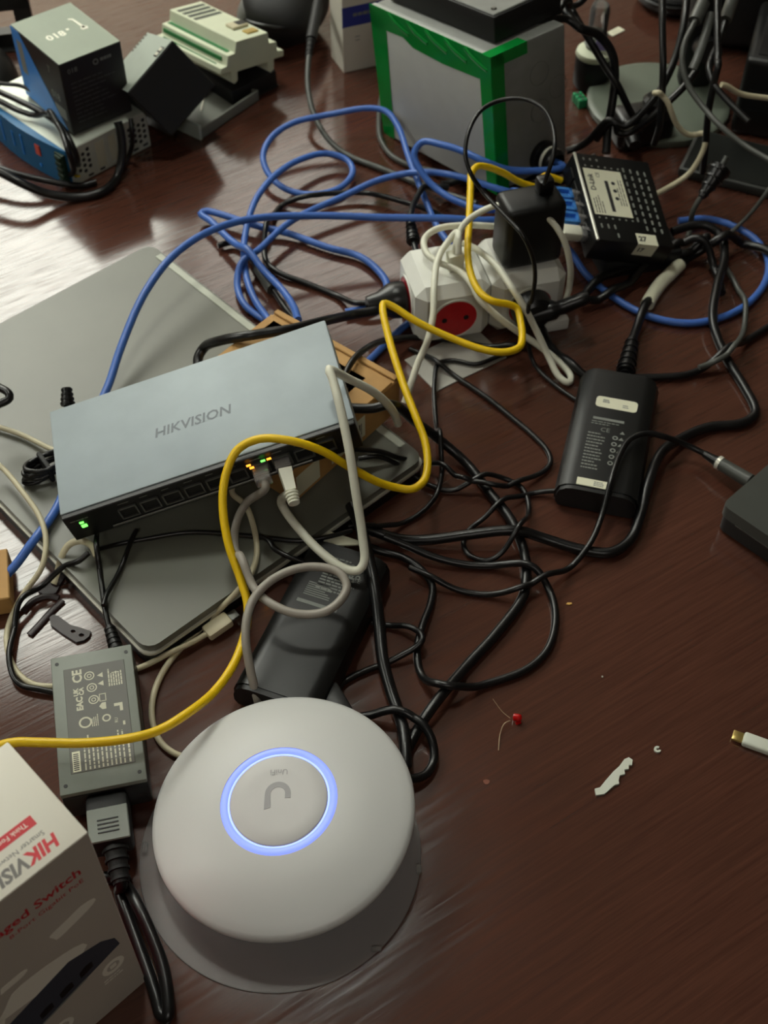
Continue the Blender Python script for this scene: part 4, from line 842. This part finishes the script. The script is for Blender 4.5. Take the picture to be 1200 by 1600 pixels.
# ---- yellow
c_('ethernet_cable', 'long yellow network cable winding from the router over the switch to the left edge', M_['yellow'], .0030, [ROUT @ Vector((-RW / 2 - .012, .026, .014)), ROUT @ Vector((-RW / 2 - .030, .027, .016)), (850, 293, 52), (815, 286, 62), (788, 271, 76), (762, 261, 88), (746, 260, 94), (737, 270, 94), (735, 300, 90), (733, 350, 84), (731, 400, 76), (737, 432, 71), (750, 457, 68), (768, 470, 66), (796, 476, 60), (808, 482, 56), (813, 500, 52), (816, 528, 50), (811, 543, 50), (790, 550, 50), (758, 547, 52), (700, 526, 58), (650, 502, 66), (612, 478, 74), (600, 474, 76), (598, 482, 76), (608, 530, 72), (630, 600, 66), (650, 652, 60), (664, 690, 54), (668, 725, 50), (663, 750, 48), (645, 764, 48), (620, 762, 50), (590, 753, 58), (550, 732, 74), (500, 703, 94), (450, 688, 104), (405, 686, 104), (372, 702, 98), (354, 738, 88), (348, 785, 76), (357, 850, 60), (376, 905, 46), (387, 945, 38), (384, 985, 32), (366, 1036, 30), (335, 1080, 34), (295, 1113, 44), (248, 1141, 47), (200, 1154, 50), (130, 1161, 51), (60, 1160, 52), (22, 1160, 52), (-6, 1168, 50), (-40, 1200, 46)])
# ---- white and grey network cables at the switch
a = port_pt(7, .006, -.001); bpt = a + SWN * .021 - SWU * .004; e1 = P(440, 788, .046)
o = c_('ethernet_cable', 'white network cable with a ribbed boot standing up from the switch to a sharp bend', Wt, .0032, [bpt, e1, (470, 830, 38), (508, 868, 36), (540, 889, 36), (560, 891, 38), (569, 878, 42), (566, 835, 56), (556, 770, 80), (545, 700, 104), (530, 630, 124), (519, 590, 132), (514, 577, 134), (520, 579, 132), (545, 592, 116), (580, 610, 98), (604, 630, 78), (618, 650, 56), (622, 662, 42)])
bm = NB(); d = (bpt - a).normalized(); rod(bm, a - o.location + d * .004, bpt - o.location, .0066, .0052, 4); part_on(o, 'boot', Wt, bm)
bm = NB()
for k in range(4): p_ = bpt - o.location + d * (.0012 + k * .0024); rod(bm, p_, p_ + d * .0013, .0052 - k * .0003, .0050 - k * .0003, 12)
part_on(o, 'strain_relief', Wt, bm)
bm = NB(); R_ = Matrix((SWR, SWU, SWN)).transposed().to_4x4(); box(bm, (0, 0, 0), (.0115, .0082, .0120), .0006, 1, Matrix.Translation(a - o.location - SWN * .002) @ R_); part_on(o, 'plug', M_['clearplug'], bm)
a = port_pt(6, .006, -.001)
o = c_('ethernet_cable', 'grey network cable looping from a lit switch port to the white access point', M_['greyc'], .0030, [a + SWN * .006, a + SWN * .012 - SWU * .002, (384, 787, 50), (371, 812, 44), (366, 840, 40), (370, 870, 40), (384, 900, 46), (402, 926, 52), (425, 944, 54), (455, 957, 54), (485, 960, 54), (510, 955, 56), (532, 938, 58), (542, 916, 60), (530, 895, 62), (500, 886, 62), (462, 889, 62), (425, 906, 60), (398, 933, 57), (386, 965, 54), (384, 1000, 48), (389, 1035, 38), (396, 1068, 26), (404, 1098, 14), (412, 1130, 6)])
bm = NB(); box(bm, (0, 0, 0), (.0115, .0082, .0200), .0006, 1, Matrix.Translation(a - o.location - SWN * .001) @ R_); part_on(o, 'plug', M_['clearplug'], bm)
c_('ethernet_cable', 'thin beige cable dropping from the switch over the laptop edge toward the access point', Be, .0022, [port_pt(5, .000, -.012) - SWN * .02 - SWU * .01, (362, 768, 44), (384, 790, 40), (398, 830, 30), (401, 868, 25), (390, 900, 24), (367, 928, 22), (317, 978, 3), (267, 1031, 3), (244, 1073, 3), (237, 1113, 3), (246, 1152, 3), (267, 1174, 3), (300, 1188, 3)])
o = c_('usb_cable', 'beige charging cable looping on the table left of the power adapter', Be, .0021, [(-25, 712, 40), (0, 728, 34), (38, 772, 33), (62, 808, 30), (72, 843, 28), (65, 887, 22), (34, 932, 8), (14, 976, 2), (11, 1008, 2), (24, 1046, 2), (52, 1069, 2), (90, 1072, 2), (150, 1062, 2), (220, 1043, 3), (283, 1016, 4), (322, 991, 6)])
bm = NB(); a = P(322, 991, .006); b2 = P(358, 966, .008); d = (b2 - a).normalized(); x_ = d; y_ = Vector((0, 0, 1)).cross(x_).normalized(); z_ = x_.cross(y_)
MMp = Matrix.Translation(a - o.location) @ Matrix((x_, y_, z_)).transposed().to_4x4()
box(bm, (.010, 0, 0), (.020, .0115, .0070), .0016, 2, MMp); part_on(o, 'plug', Be, bm); bm = NB(); box(bm, (.0235, 0, 0), (.007, .0075, .0025), .0004, 1, MMp); part_on(o, 'metal_tip', M_['steel'], bm)
c_('ethernet_cable', 'thin beige cable entering under the left end of the switch', Be, .0021, [(-25, 662, 24), (0, 668, 24), (35, 680, 24), (80, 702, 26), (125, 722, 28)])
c_('ethernet_cable', 'pale beige loop of cable under the green light of the switch', Be, .0026, [(84, 912, 3), (90, 892, 10), (96, 870, 20), (108, 851, 27), (126, 845, 30), (142, 852, 32), (150, 868, 32)], flat=.5)
# ---- white cables on the power strip
top = CUBE @ Vector((-.027, -.006, CH + .014))
c_('charging_cable', 'white cable arching from the small white plug over the black charger', Wt, .0027, [top, top + Vector((0, .001, .010)), (724, 352, 96), (747, 333, 104), (782, 320, 112), (820, 322, 116), (855, 339, 108), (880, 373, 92), (891, 415, 68), (890, 445, 44), (884, 470, 30)])
c_('charging_cable', 'long white cable lying doubled in front of the power strip down to the charger', Wt, .0028, [(780, 354, 60), (727, 352, 68), (682, 358, 72), (663, 374, 72), (667, 396, 71), (685, 410, 70), (717, 422, 68), (737, 440, 67), (751, 467, 62), (777, 494, 48), (803, 514, 36), (843, 541, 20), (877, 569, 8), (892, 588, 4), (888, 598, 4), (873, 588, 6), (857, 557, 16), (843, 527, 30), (823, 487, 50), (800, 450, 66), (773, 413, 66), (742, 388, 66), (722, 380, 68)])
c_('charging_cable', 'white cable hanging over the left power cube down to the brown box', Wt, .0028, [top + Vector((.002, -.008, -.005)), (712, 379, 78), (695, 387, 78), (683, 410, 76), (678, 453, 72), (677, 490, 62), (669, 530, 48), (653, 567, 34), (641, 603, 22), (632, 630, 12)])
# ---- thin black lead of the block charger
c_('charger_cable', 'thin black lead looping up from the block charger past the taped enclosure', K_, .0018, [CUBE @ Vector((.048, .000, CH + .070)), (852, 283, 146), (866, 235, 168), (863, 195, 176), (847, 168, 180), (818, 155, 180), (785, 156, 178), (752, 172, 174), (733, 204, 166), (727, 240, 156), (735, 270, 146), (755, 300, 132), (790, 338, 128), (817, 368, 124), (833, 405, 104), (836, 435, 86), (831, 470, 66), (823, 503, 40), (822, 535, 20), (834, 568, 6), (868, 602, 3), (905, 628, 2)])
# ---- black cables in the middle
o = c_('power_cable', 'thick black power cord running from the red socket under the switch', K_, .0042, [PLUG_L, (590, 483, 30), (550, 492, 32), (505, 502, 52), (455, 514, 62), (410, 521, 64), (385, 525, 64), (345, 532, 54), (318, 544, 34), (309, 562, 28), (318, 590, 25)])
o = c_('power_cable', 'thick black cord from under the switch sweeping right then down past the access point', K_, .0038, [(500, 632, 61), (545, 637, 61), (590, 642, 60), (633, 654, 44), (667, 672, 28), (690, 690, 16), (727, 722, 6), (767, 772, 5), (800, 815, 6), (820, 867, 5), (822, 907, 5), (816, 935, 4), (777, 988, 4), (727, 1043, 4), (687, 1090, 9), (667, 1117, 8), (648, 1148, 5), (630, 1185, 4), (618, 1215, 4)])
c_('power_cable', 'thick black cord coming straight down beside the near laptop charger', K_, .0042, [(548, 790, 24), (562, 822, 26), (575, 868, 28), (586, 920, 24), (593, 980, 16), (598, 1030, 12), (611, 1080, 8), (623, 1117, 6), (632, 1160, 5), (634, 1205, 5)])
c_('power_cable', 'thick black cord crossing the table to the right and up past the right charger', K_, .0040, [(555, 818, 18), (587, 831, 10), (627, 843, 6), (675, 843, 8), (727, 836, 12), (793, 830, 14), (843, 840, 8), (910, 859, 5), (955, 863, 5), (985, 843, 5), (1001, 805, 9), (1012, 760, 13), (1033, 708, 11), (1063, 686, 6), (1105, 668, 4), (1160, 661, 4), (1180, 645, 4), (1163, 605, 4), (1133, 556, 6), (1114, 502, 12), (1120, 449, 14), (1132, 400, 12), (1127, 370, 14), (1105, 353, 18), (1079, 353, 18), (1050, 362, 16)])
c_('power_cable', 'black cord in a wide loop on the table below the tangle', K_, .0028, [(560, 845, 14), (590, 860, 6), (627, 870, 4), (657, 889, 4), (675, 914, 4), (673, 942, 4), (660, 978, 6), (652, 1015, 4), (657, 1052, 3), (675, 1077, 3), (702, 1086, 3), (760, 1069, 3), (824, 1045, 3), (856, 1014, 3), (868, 967, 3), (860, 927, 3), (837, 898, 4), (793, 886, 4), (727, 882, 4), (677, 870, 7), (637, 853, 11), (600, 838, 16)])
o = c_('charger_cable', 'black lead from the right laptop plug curving over the right charger to the middle', K_, .0023, [P(1122, 722, .012), (1095, 706, 12), (1065, 692, 17), (1040, 683, 26), (1010, 677, 30), (985, 686, 30), (970, 707, 30), (955, 750, 29), (942, 800, 18), (922, 850, 11), (890, 888, 4), (850, 911, 3), (810, 923, 7), (760, 929, 3), (705, 920, 3), (672, 906, 5), (640, 888, 7)])
between(o, P(1122, 722, .012), P(1100, 709, .012), .0042, .0028, 'strain_relief', K_)
bm = NB(); a = P(1120, 721, .012) - o.location; b2 = P(1172, 752, .0135) - o.location; rod(bm, a, b2, .0050, .0058, 18); part_on(o, 'plug_barrel', M_['darkgreyc'], bm)
bm = NB(); d = (b2 - a).normalized(); rod(bm, a + d * .001, a + d * .004, .0056, .0056, 18); part_on(o, 'plug_ring', M_['silver'], bm)
c_('charger_cable', 'thin black lead from the end of the right charger curling twice on the table', K_, .0020, [(945, 768, 12), (905, 767, 12), (880, 767, 8), (837, 770, 3), (793, 787, 3), (760, 810, 3), (734, 827, 3), (724, 848, 3), (733, 867, 3), (760, 876, 3), (787, 866, 3), (807, 847, 3), (823, 817, 4), (825, 782, 3), (813, 760, 3), (790, 750, 3), (760, 749, 4), (733, 760, 3), (703, 767, 3), (677, 760, 4), (650, 746, 6), (614, 722, 22), (588, 713, 30), (560, 716, 30)])
c_('charger_cable', 'thin black lead dropping straight down from the power strip through the tangle', K_, .0019, [(800, 548, 4), (775, 558, 4), (744, 569, 4), (706, 563, 4), (686, 567, 4), (679, 595, 4), (682, 667, 4), (689, 710, 16), (690, 744, 6), (681, 777, 4), (659, 800, 3), (628, 818, 3), (588, 826, 12), (545, 828, 14)])
c_('charger_cable', 'thin black lead making a slanting hook left of the right charger', K_, .0021, [(640, 545, 3), (665, 556, 3), (685, 568, 7), (707, 585, 3), (758, 619, 3), (801, 653, 3), (832, 679, 3), (855, 704, 3), (860, 722, 3), (850, 736, 3), (815, 755, 3), (777, 766, 5), (743, 764, 3), (717, 752, 9), (675, 734, 4), (650, 721, 10), (622, 716, 24), (594, 707, 32), (556, 702, 44)])
c_('charger_cable', 'thin black lead leaving from behind the access point toward the tangle', K_, .0022, [(506, 1118, 3), (519, 1092, 3), (533, 1070, 3), (560, 1053, 3), (590, 1041, 3), (622, 1030, 3), (647, 1020, 3), (660, 1004, 8), (650, 993, 3), (632, 983, 3), (603, 977, 3), (580, 972, 5)])
c_('charger_cable', 'black cable loop peeking out right of the access point', K_, .0030, [(540, 1122, 4), (576, 1121, 4), (617, 1122, 4), (652, 1136, 4), (674, 1160, 4), (678, 1187, 4), (664, 1212, 4), (640, 1222, 4), (612, 1222, 4)])
c_('charger_cable', 'black cable passing behind the brown box and in front of the power strip', K_, .0026, [(536, 600, 62), (541, 582, 62), (552, 562, 62), (574, 543, 54), (606, 531, 30), (650, 527, 8), (705, 531, 4), (760, 542, 3), (812, 545, 3)])
c_('charger_cable', 'black cable making a wide ring inside the blue cables', K_, .0026, [(700, 345, 4), (680, 332, 6), (625, 314, 8), (575, 302, 8), (525, 302, 9), (472, 308, 12), (440, 321, 4), (423, 348, 4), (413, 384, 4), (417, 410, 4), (438, 427, 4), (480, 443, 3), (527, 462, 3), (558, 474, 10), (590, 470, 12), (615, 455, 14)])
o = c_('charger_cable', 'dark cable with a thick inline connector hanging beside the cream module', M_['darkgreyc'], .0029, [(504, -30, 66), (497, 5, 62), (488, 55, 52), (482, 95, 42), (481, 135, 30), (491, 180, 18), (515, 220, 8), (545, 243, 4), (600, 265, 4), (640, 281, 4), (690, 300, 10), (745, 318, 16)])
between(o, P(497, 5, .062), P(486, 62, .051), .0058, .0058, 'inline_connector', M_['blackmatte']); between(o, P(486, 62, .051), P(482, 90, .043), .0042, .0031, 'strain_relief', M_['blackmatte'], 4)
c_('charger_cable', 'pale reflecting dark cable curling along the foot of the taped enclosure', M_['darkgreyc'], .0027, [(596, 150, 4), (592, 182, 4), (595, 218, 4), (613, 244, 4), (645, 260, 4), (680, 268, 6), (720, 285, 8)])
o = c_('power_cable', 'black cord with a ribbed end behind the left power cube', K_, .0028, [(700, 300, 10), (668, 296, 16), (648, 315, 24), (641, 345, 28), (645, 372, 26), (652, 400, 24)])
between(o, P(641, 345, .028), P(646, 378, .026), .0036, .0058, 'strain_relief', K_, 5)
o = c_('charger_cable', 'black cable with a barrel joint crossing beside the laptop hinge', K_, .0027, [(340, 384, 5), (365, 379, 5), (390, 400, 5), (405, 425, 6), (425, 450, 6), (445, 480, 6), (462, 500, 5)])
between(o, P(402, 420, .006), P(426, 452, .006), .0046, .0056, 'barrel_joint', M_['darkgreyc'])
c_('charger_cable', 'thin black lead lying along the laptop under the switch', K_, .0018, [(152, 858, 29), (180, 851, 23), (233, 841, 23), (293, 832, 23), (353, 834, 23), (420, 841, 23), (467, 845, 23), (507, 840, 23), (550, 829, 22)])
c_('charger_cable', 'thin black lead slipping off the laptop edge behind the grey loop', K_, .0020, [(405, 842, 23), (420, 848, 23), (430, 860, 23), (473, 877, 21), (520, 880, 10), (560, 868, 8)])
o = c_('charger_cable', 'black power lead dropping from the switch to the power adapter', K_, .0021, [(150, 815, 30), (154, 850, 28), (158, 905, 24), (164, 950, 22), (172, 985, 18), (179, 1006, 17), (184, 1024, 17)])
between(o, P(171, 980, .018), P(183, 1018, .017), .0034, .0046, 'strain_relief', K_, 5)
c_('charger_cable', 'short thin black lead running aside from the adapter lead on the laptop', K_, .0018, [(214, 832, 23), (200, 862, 23), (184, 898, 23), (168, 930, 24), (162, 948, 26)])
c_('charger_cable', 'thin black lead slanting from the switch to the left edge of the table', K_, .0021, [(138, 862, 30), (122, 876, 26), (98, 886, 18), (62, 922, 6), (34, 952, 3), (22, 990, 3), (16, 1035, 3), (28, 1068, 3), (70, 1080, 3), (110, 1085, 3)])
c_('headset_cable', 'black hooked cable at the left edge above the grey laptop', K_, .0032, [(-30, 592, 60), (0, 606, 60), (13, 614, 60), (15, 622, 58), (2, 630, 56), (-30, 640, 54)])
o = c_('barrel_plug', 'small ribbed black plug sticking up behind the left end of the switch', K_, .0030, [(106, 640, 30), (106, 628, 33), (105, 610, 38)], cat='plug')
between(o, P(106, 634, .032), P(104, 606, .040), .0052, .0036, 'strain_relief', K_, 4)
# coil of tied cable left of the switch
bm = NB(); c0 = P(72, 730, .028); pts = []
for k in range(49):
    a_ = 2 * math.pi * k / 8; j = k / 48
    pts.append(Vector((.020 * math.cos(a_) * (1 - .25 * j), .0085 * math.sin(a_) * (.7 + .5 * j), .004 + .010 * j + .003 * math.sin(a_ * 1.3))))
sweep(bm, smooth_path(pts, 3), .0017, 8); o = obj('cable_bundle', bm, K_, angle=60); o.location = (c0.x, c0.y, .0205); o.rotation_euler = (0, 0, math.radians(35)); tag(o, 'small bundle of tied black cable at the left end of the switch', 'cable')
bm = NB(); box(bm, (0, 0, .008), (.004, .022, .015), .0015, 2); obj('tie', bm, M_['blackmatte'], o)
# ---- cord of the printed adapter
A0 = Matrix.Translation((-.1847, .4286, .0045)) @ rot(0, 0, 12.7).to_matrix().to_4x4()
e0 = A0 @ Vector((.001, -.0860, .0145)); e2 = A0 @ Vector((.003, -.1080, .0110))
o = c_('power_cable', 'black power cord of the printed adapter running down beside the carton', K_, .0038, [e0, e2, (187, 1393, 6), (203, 1440, 5), (229, 1512, 5), (244, 1558, 5), (252, 1586, 5), (262, 1590, 8), (262, 1556, 10), (254, 1510, 11), (238, 1465, 12), (218, 1420, 12), (198, 1386, 6), (180, 1372, 4), (150, 1372, 4)])
bm = NB(); MP_ = Matrix.Translation(-o.location) @ A0
box(bm, (0, -.0690, .0145), (.026, .034, .019), .003, 2, MP_); part_on(o, 'plug', M_['blackmatte'], bm)
bm = NB(); box(bm, (0, -.0735, .0238), (.025, .023, .0016), .0006, 1, MP_); q = part_on(o, 'plug_top', M_['plate'], bm)
bm = NB()
for k in range(4): box(bm, (0, -.0790 + k * .0028, .0248), (.0130, .0007, .0006), 0, 1, MP_)
obj('grip_lines', bm, M_['portblack'], q, smooth=False)
between(o, e0 + Vector((.0, .002, 0)), e2, .0072, .0048, 'strain_relief', M_['blackmatte'], 4)
# ---- cables round the blue power supply
c_('power_cable', 'thick black cable draped over the blue power supply', K_, .0030, [(-30, 130, 50), (0, 144, 54), (29, 157, 54), (57, 171, 52), (77, 183, 50), (96, 199, 50), (111, 224, 50), (120, 247, 34), (117, 268, 6), (112, 285, 4), (100, 288, 4)])
c_('power_cable', 'second black cable draped over the blue power supply below the first', K_, .0028, [(-30, 148, 47), (0, 158, 47), (25, 171, 47), (54, 181, 46), (77, 191, 46), (95, 208, 50), (107, 237, 50), (115, 266, 24), (108, 284, 4)])
c_('charger_cable', 'thin dark cable behind the blue power supply at the left edge', K_, .0020, [(-20, 130, 54), (0, 132, 54), (32, 134, 52), (62, 150, 48), (85, 166, 44)])
c_('power_cable', 'black cable passing below the front of the blue power supply', K_, .0032, [(-30, 255, 20), (0, 263, 20), (26, 272, 18), (65, 281, 14), (104, 288, 8), (130, 290, 4), (150, 284, 4)])
c_('power_cable', 'thick black cable wrapped around the perforated side of the power supply', K_, .0042, [(-30, 256, 32), (0, 269, 30), (33, 286, 24), (76, 303, 12), (119, 308, 5), (162, 298, 5), (184, 274, 6), (191, 240, 22), (188, 205, 42), (184, 190, 50)])
c_('power_cable', 'thin black cable at the right end of the perforated power supply', K_, .0024, [(204, 185, 50), (206, 205, 40), (206, 228, 20), (198, 250, 4), (185, 268, 3)])
o = c_('thin_wire', 'thin yellow and white wire ends at the terminals of the power supply', M_['yellow'], .0010, [(104, 252, 14), (108, 268, 10), (117, 285, 4), (126, 284, 3), (120, 274, 8), (112, 266, 14)], cat='wire')
bm = NB(); sweep(bm, smooth_path([P(x, y, z / 1000) - o.location for x, y, z in ((109, 250, 20), (110, 268, 14), (112, 282, 6))]), .0012, 8); part_on(o, 'white_strand', Wt, bm, 'white strand')
# ---- cables from the black media box and the cable mess at the top right
c_('power_cable', 'thick black cord sagging from the top edge right of the enclosure', K_, .0042, [(868, -20, 150), (885, 20, 146), (905, 43, 140), (934, 54, 130), (956, 82, 114), (961, 122, 92), (956, 165, 70), (950, 200, 52), (947, 240, 36)])
c_('power_cable', 'black cord slanting across the glass vial to the cable hub', K_, .0036, [(886, -10, 140), (895, 18, 136), (934, 84, 112), (962, 133, 90), (985, 175, 64), (1000, 205, 44)])
c_('power_cable', 'short black cord at the top edge above the glass vial', K_, .0030, [(925, -20, 150), (910, 2, 146), (893, 18, 140), (870, 30, 146)])
c_('power_cable', 'two strand black cord from the media box edge to the right', K_, .0036, [(770, 18, 166), (810, 30, 160), (850, 32, 156), (885, 30, 150), (905, 43, 145)])
c_('power_cable', 'long black cable hanging diagonally from the top edge to the hub', K_, .0036, [(1075, -20, 150), (1072, 10, 142), (1067, 45, 130), (1055, 90, 112), (1032, 140, 92), (996, 183, 68), (970, 205, 54), (940, 220, 40), (905, 230, 28), (885, 236, 24)])
c_('power_cable', 'black cable hanging straight down in front of the round grey base', K_, .0032, [(1035, -20, 170), (1035, 40, 150), (1036, 100, 126), (1035, 140, 106), (1033, 170, 90), (1030, 200, 70), (1022, 225, 50)])
c_('power_cable', 'black cord crossing low in front of the round grey base', K_, .0034, [(1088, 110, 110), (1070, 134, 100), (1040, 163, 86), (1020, 182, 74), (990, 203, 56), (965, 217, 46), (930, 232, 30)])
o = c_('charger_cable', 'grey black cable curving from a barrel connector down to the right edge', M_['darkgreyc'], .0027, [(1105, -10, 160), (1097, 8, 156), (1084, 38, 148), (1070, 66, 138), (1066, 95, 128), (1075, 132, 114), (1097, 165, 104), (1127, 198, 98), (1163, 227, 92), (1205, 252, 90), (1230, 268, 90)])
between(o, P(1099, 4, .157), P(1086, 33, .149), .0062, .0062, 'inline_connector', M_['darkgreyc'])
o = c_('charger_cable', 'dark cable with a pale barrel hanging at the top right corner', K_, .0030, [(1152, -20, 160), (1144, 0, 156), (1134, 30, 148), (1126, 60, 138), (1112, 90, 130), (1108, 110, 126), (1116, 132, 120), (1135, 155, 114), (1170, 190, 106)])
between(o, P(1146, -5, .157), P(1133, 32, .148), .0058, .0058, 'inline_connector', M_['darkgreyc'])
c_('power_cable', 'straight black cord hanging from the top edge near the right corner', K_, .0032, [(1122, -20, 168), (1121, 20, 158), (1121, 60, 146), (1121, 95, 134), (1116, 130, 118), (1108, 165, 100), (1102, 230, 60), (1098, 270, 30)])
c_('power_cable', 'dark flat strap cable hanging beside the round grey base', M_['darkgreyc'], .0040, [(1112, 20, 150), (1102, 55, 140), (1090, 90, 128), (1082, 108, 122)], flat=.4)
c_('ethernet_cable', 'pale cable crossing the dark docking box at the right edge', Be, .0026, [(1124, 144, 116), (1150, 147, 112), (1180, 151, 108), (1225, 156, 104)])
c_('ethernet_cable', 'pale bent cable zigzagging between the hanging cords above the router', Be, .0026, [(1020, 158, 96), (1024, 168, 92), (1030, 179, 84), (1045, 193, 78), (1066, 206, 70), (1086, 220, 60), (1096, 238, 52), (1096, 252, 46), (1088, 266, 40), (1062, 283, 34), (1026, 303, 28), (1008, 312, 24)])
o = c_('power_cable', 'black cord with a wide conical end right of the router', M_['darkgreyc'], .0026, [(1135, 245, 60), (1122, 270, 50), (1097, 305, 34), (1083, 330, 20), (1079, 352, 6), (1075, 372, 4)])
between(o, P(1126, 262, .052), P(1096, 308, .034), .0105, .0036, 'plug_cone', K_, 4)
c_('charger_cable', 'thin dark cable hanging at the right edge down to the blue cable', M_['darkgreyc'], .0020, [(1225, 262, 60), (1200, 298, 44), (1175, 331, 24), (1142, 363, 6), (1120, 376, 4)])
o = c_('power_cable', 'thick black cord of the right charger with a white sleeve', K_, .0040, [(976, 584, 12), (980, 566, 12), (986, 540, 11), (994, 515, 8), (1010, 478, 5), (1032, 445, 5), (1060, 416, 5), (1082, 399, 6), (1120, 385, 12), (1157, 382, 6), (1190, 396, 5), (1225, 420, 5)])
sl = smooth_path([P(x, y, z) for x, y, z in ((1011, 476, .005), (1020, 460, .0052), (1034, 441, .0056), (1050, 425, .0056), (1062, 413, .0056))], 4)
bm = NB(); sweep(bm, [p - o.location for p in sl], .0062, 14); part_on(o, 'white_sleeve', M_['labelw'], bm, 'white sleeve on the cord')
between(o, P(977, 582, .012), P(988, 532, .010), .0072, .0050, 'strain_relief', K_, 5)
c_('power_cable', 'black cord sweeping right from the top of the right charger', K_, .0030, [(985, 590, 4), (1035, 589, 4), (1075, 585, 4), (1118, 566, 4), (1146, 545, 6), (1170, 530, 4), (1225, 495, 4)])
c_('charger_cable', 'thin dark lead bending round by the blue cable at the right', M_['darkgreyc'], .0024, [(1090, 582, 4), (1125, 568, 7), (1148, 545, 12), (1162, 515, 5), (1163, 480, 5), (1153, 452, 5), (1140, 425, 6), (1128, 398, 10)])
c_('power_cable', 'dark cable lying across the black area below the router', K_, .0040, [(905, 470, 5), (935, 440, 8), (975, 420, 9), (1030, 412, 5), (1075, 405, 5), (1100, 395, 5)])
c_('power_cable', 'black cord lying in a curve behind the right charger', K_, .0034, [(845, 470, 4), (850, 520, 4), (872, 556, 4), (905, 585, 4), (935, 600, 5)])
c_('power_cable', 'black cord coiled in the dark area right of the power strip', K_, .0036, [(1128, 458, 6), (1120, 430, 5), (1100, 408, 5), (1060, 404, 4), (1005, 425, 5), (975, 450, 5), (940, 470, 4), (905, 476, 6)])
c_('power_cable', 'black cord bundle running behind the yellow cable at the enclosure foot', K_, .0036, [(690, 290, 12), (740, 285, 8), (800, 280, 6), (850, 272, 6), (895, 262, 8), (930, 245, 12)])
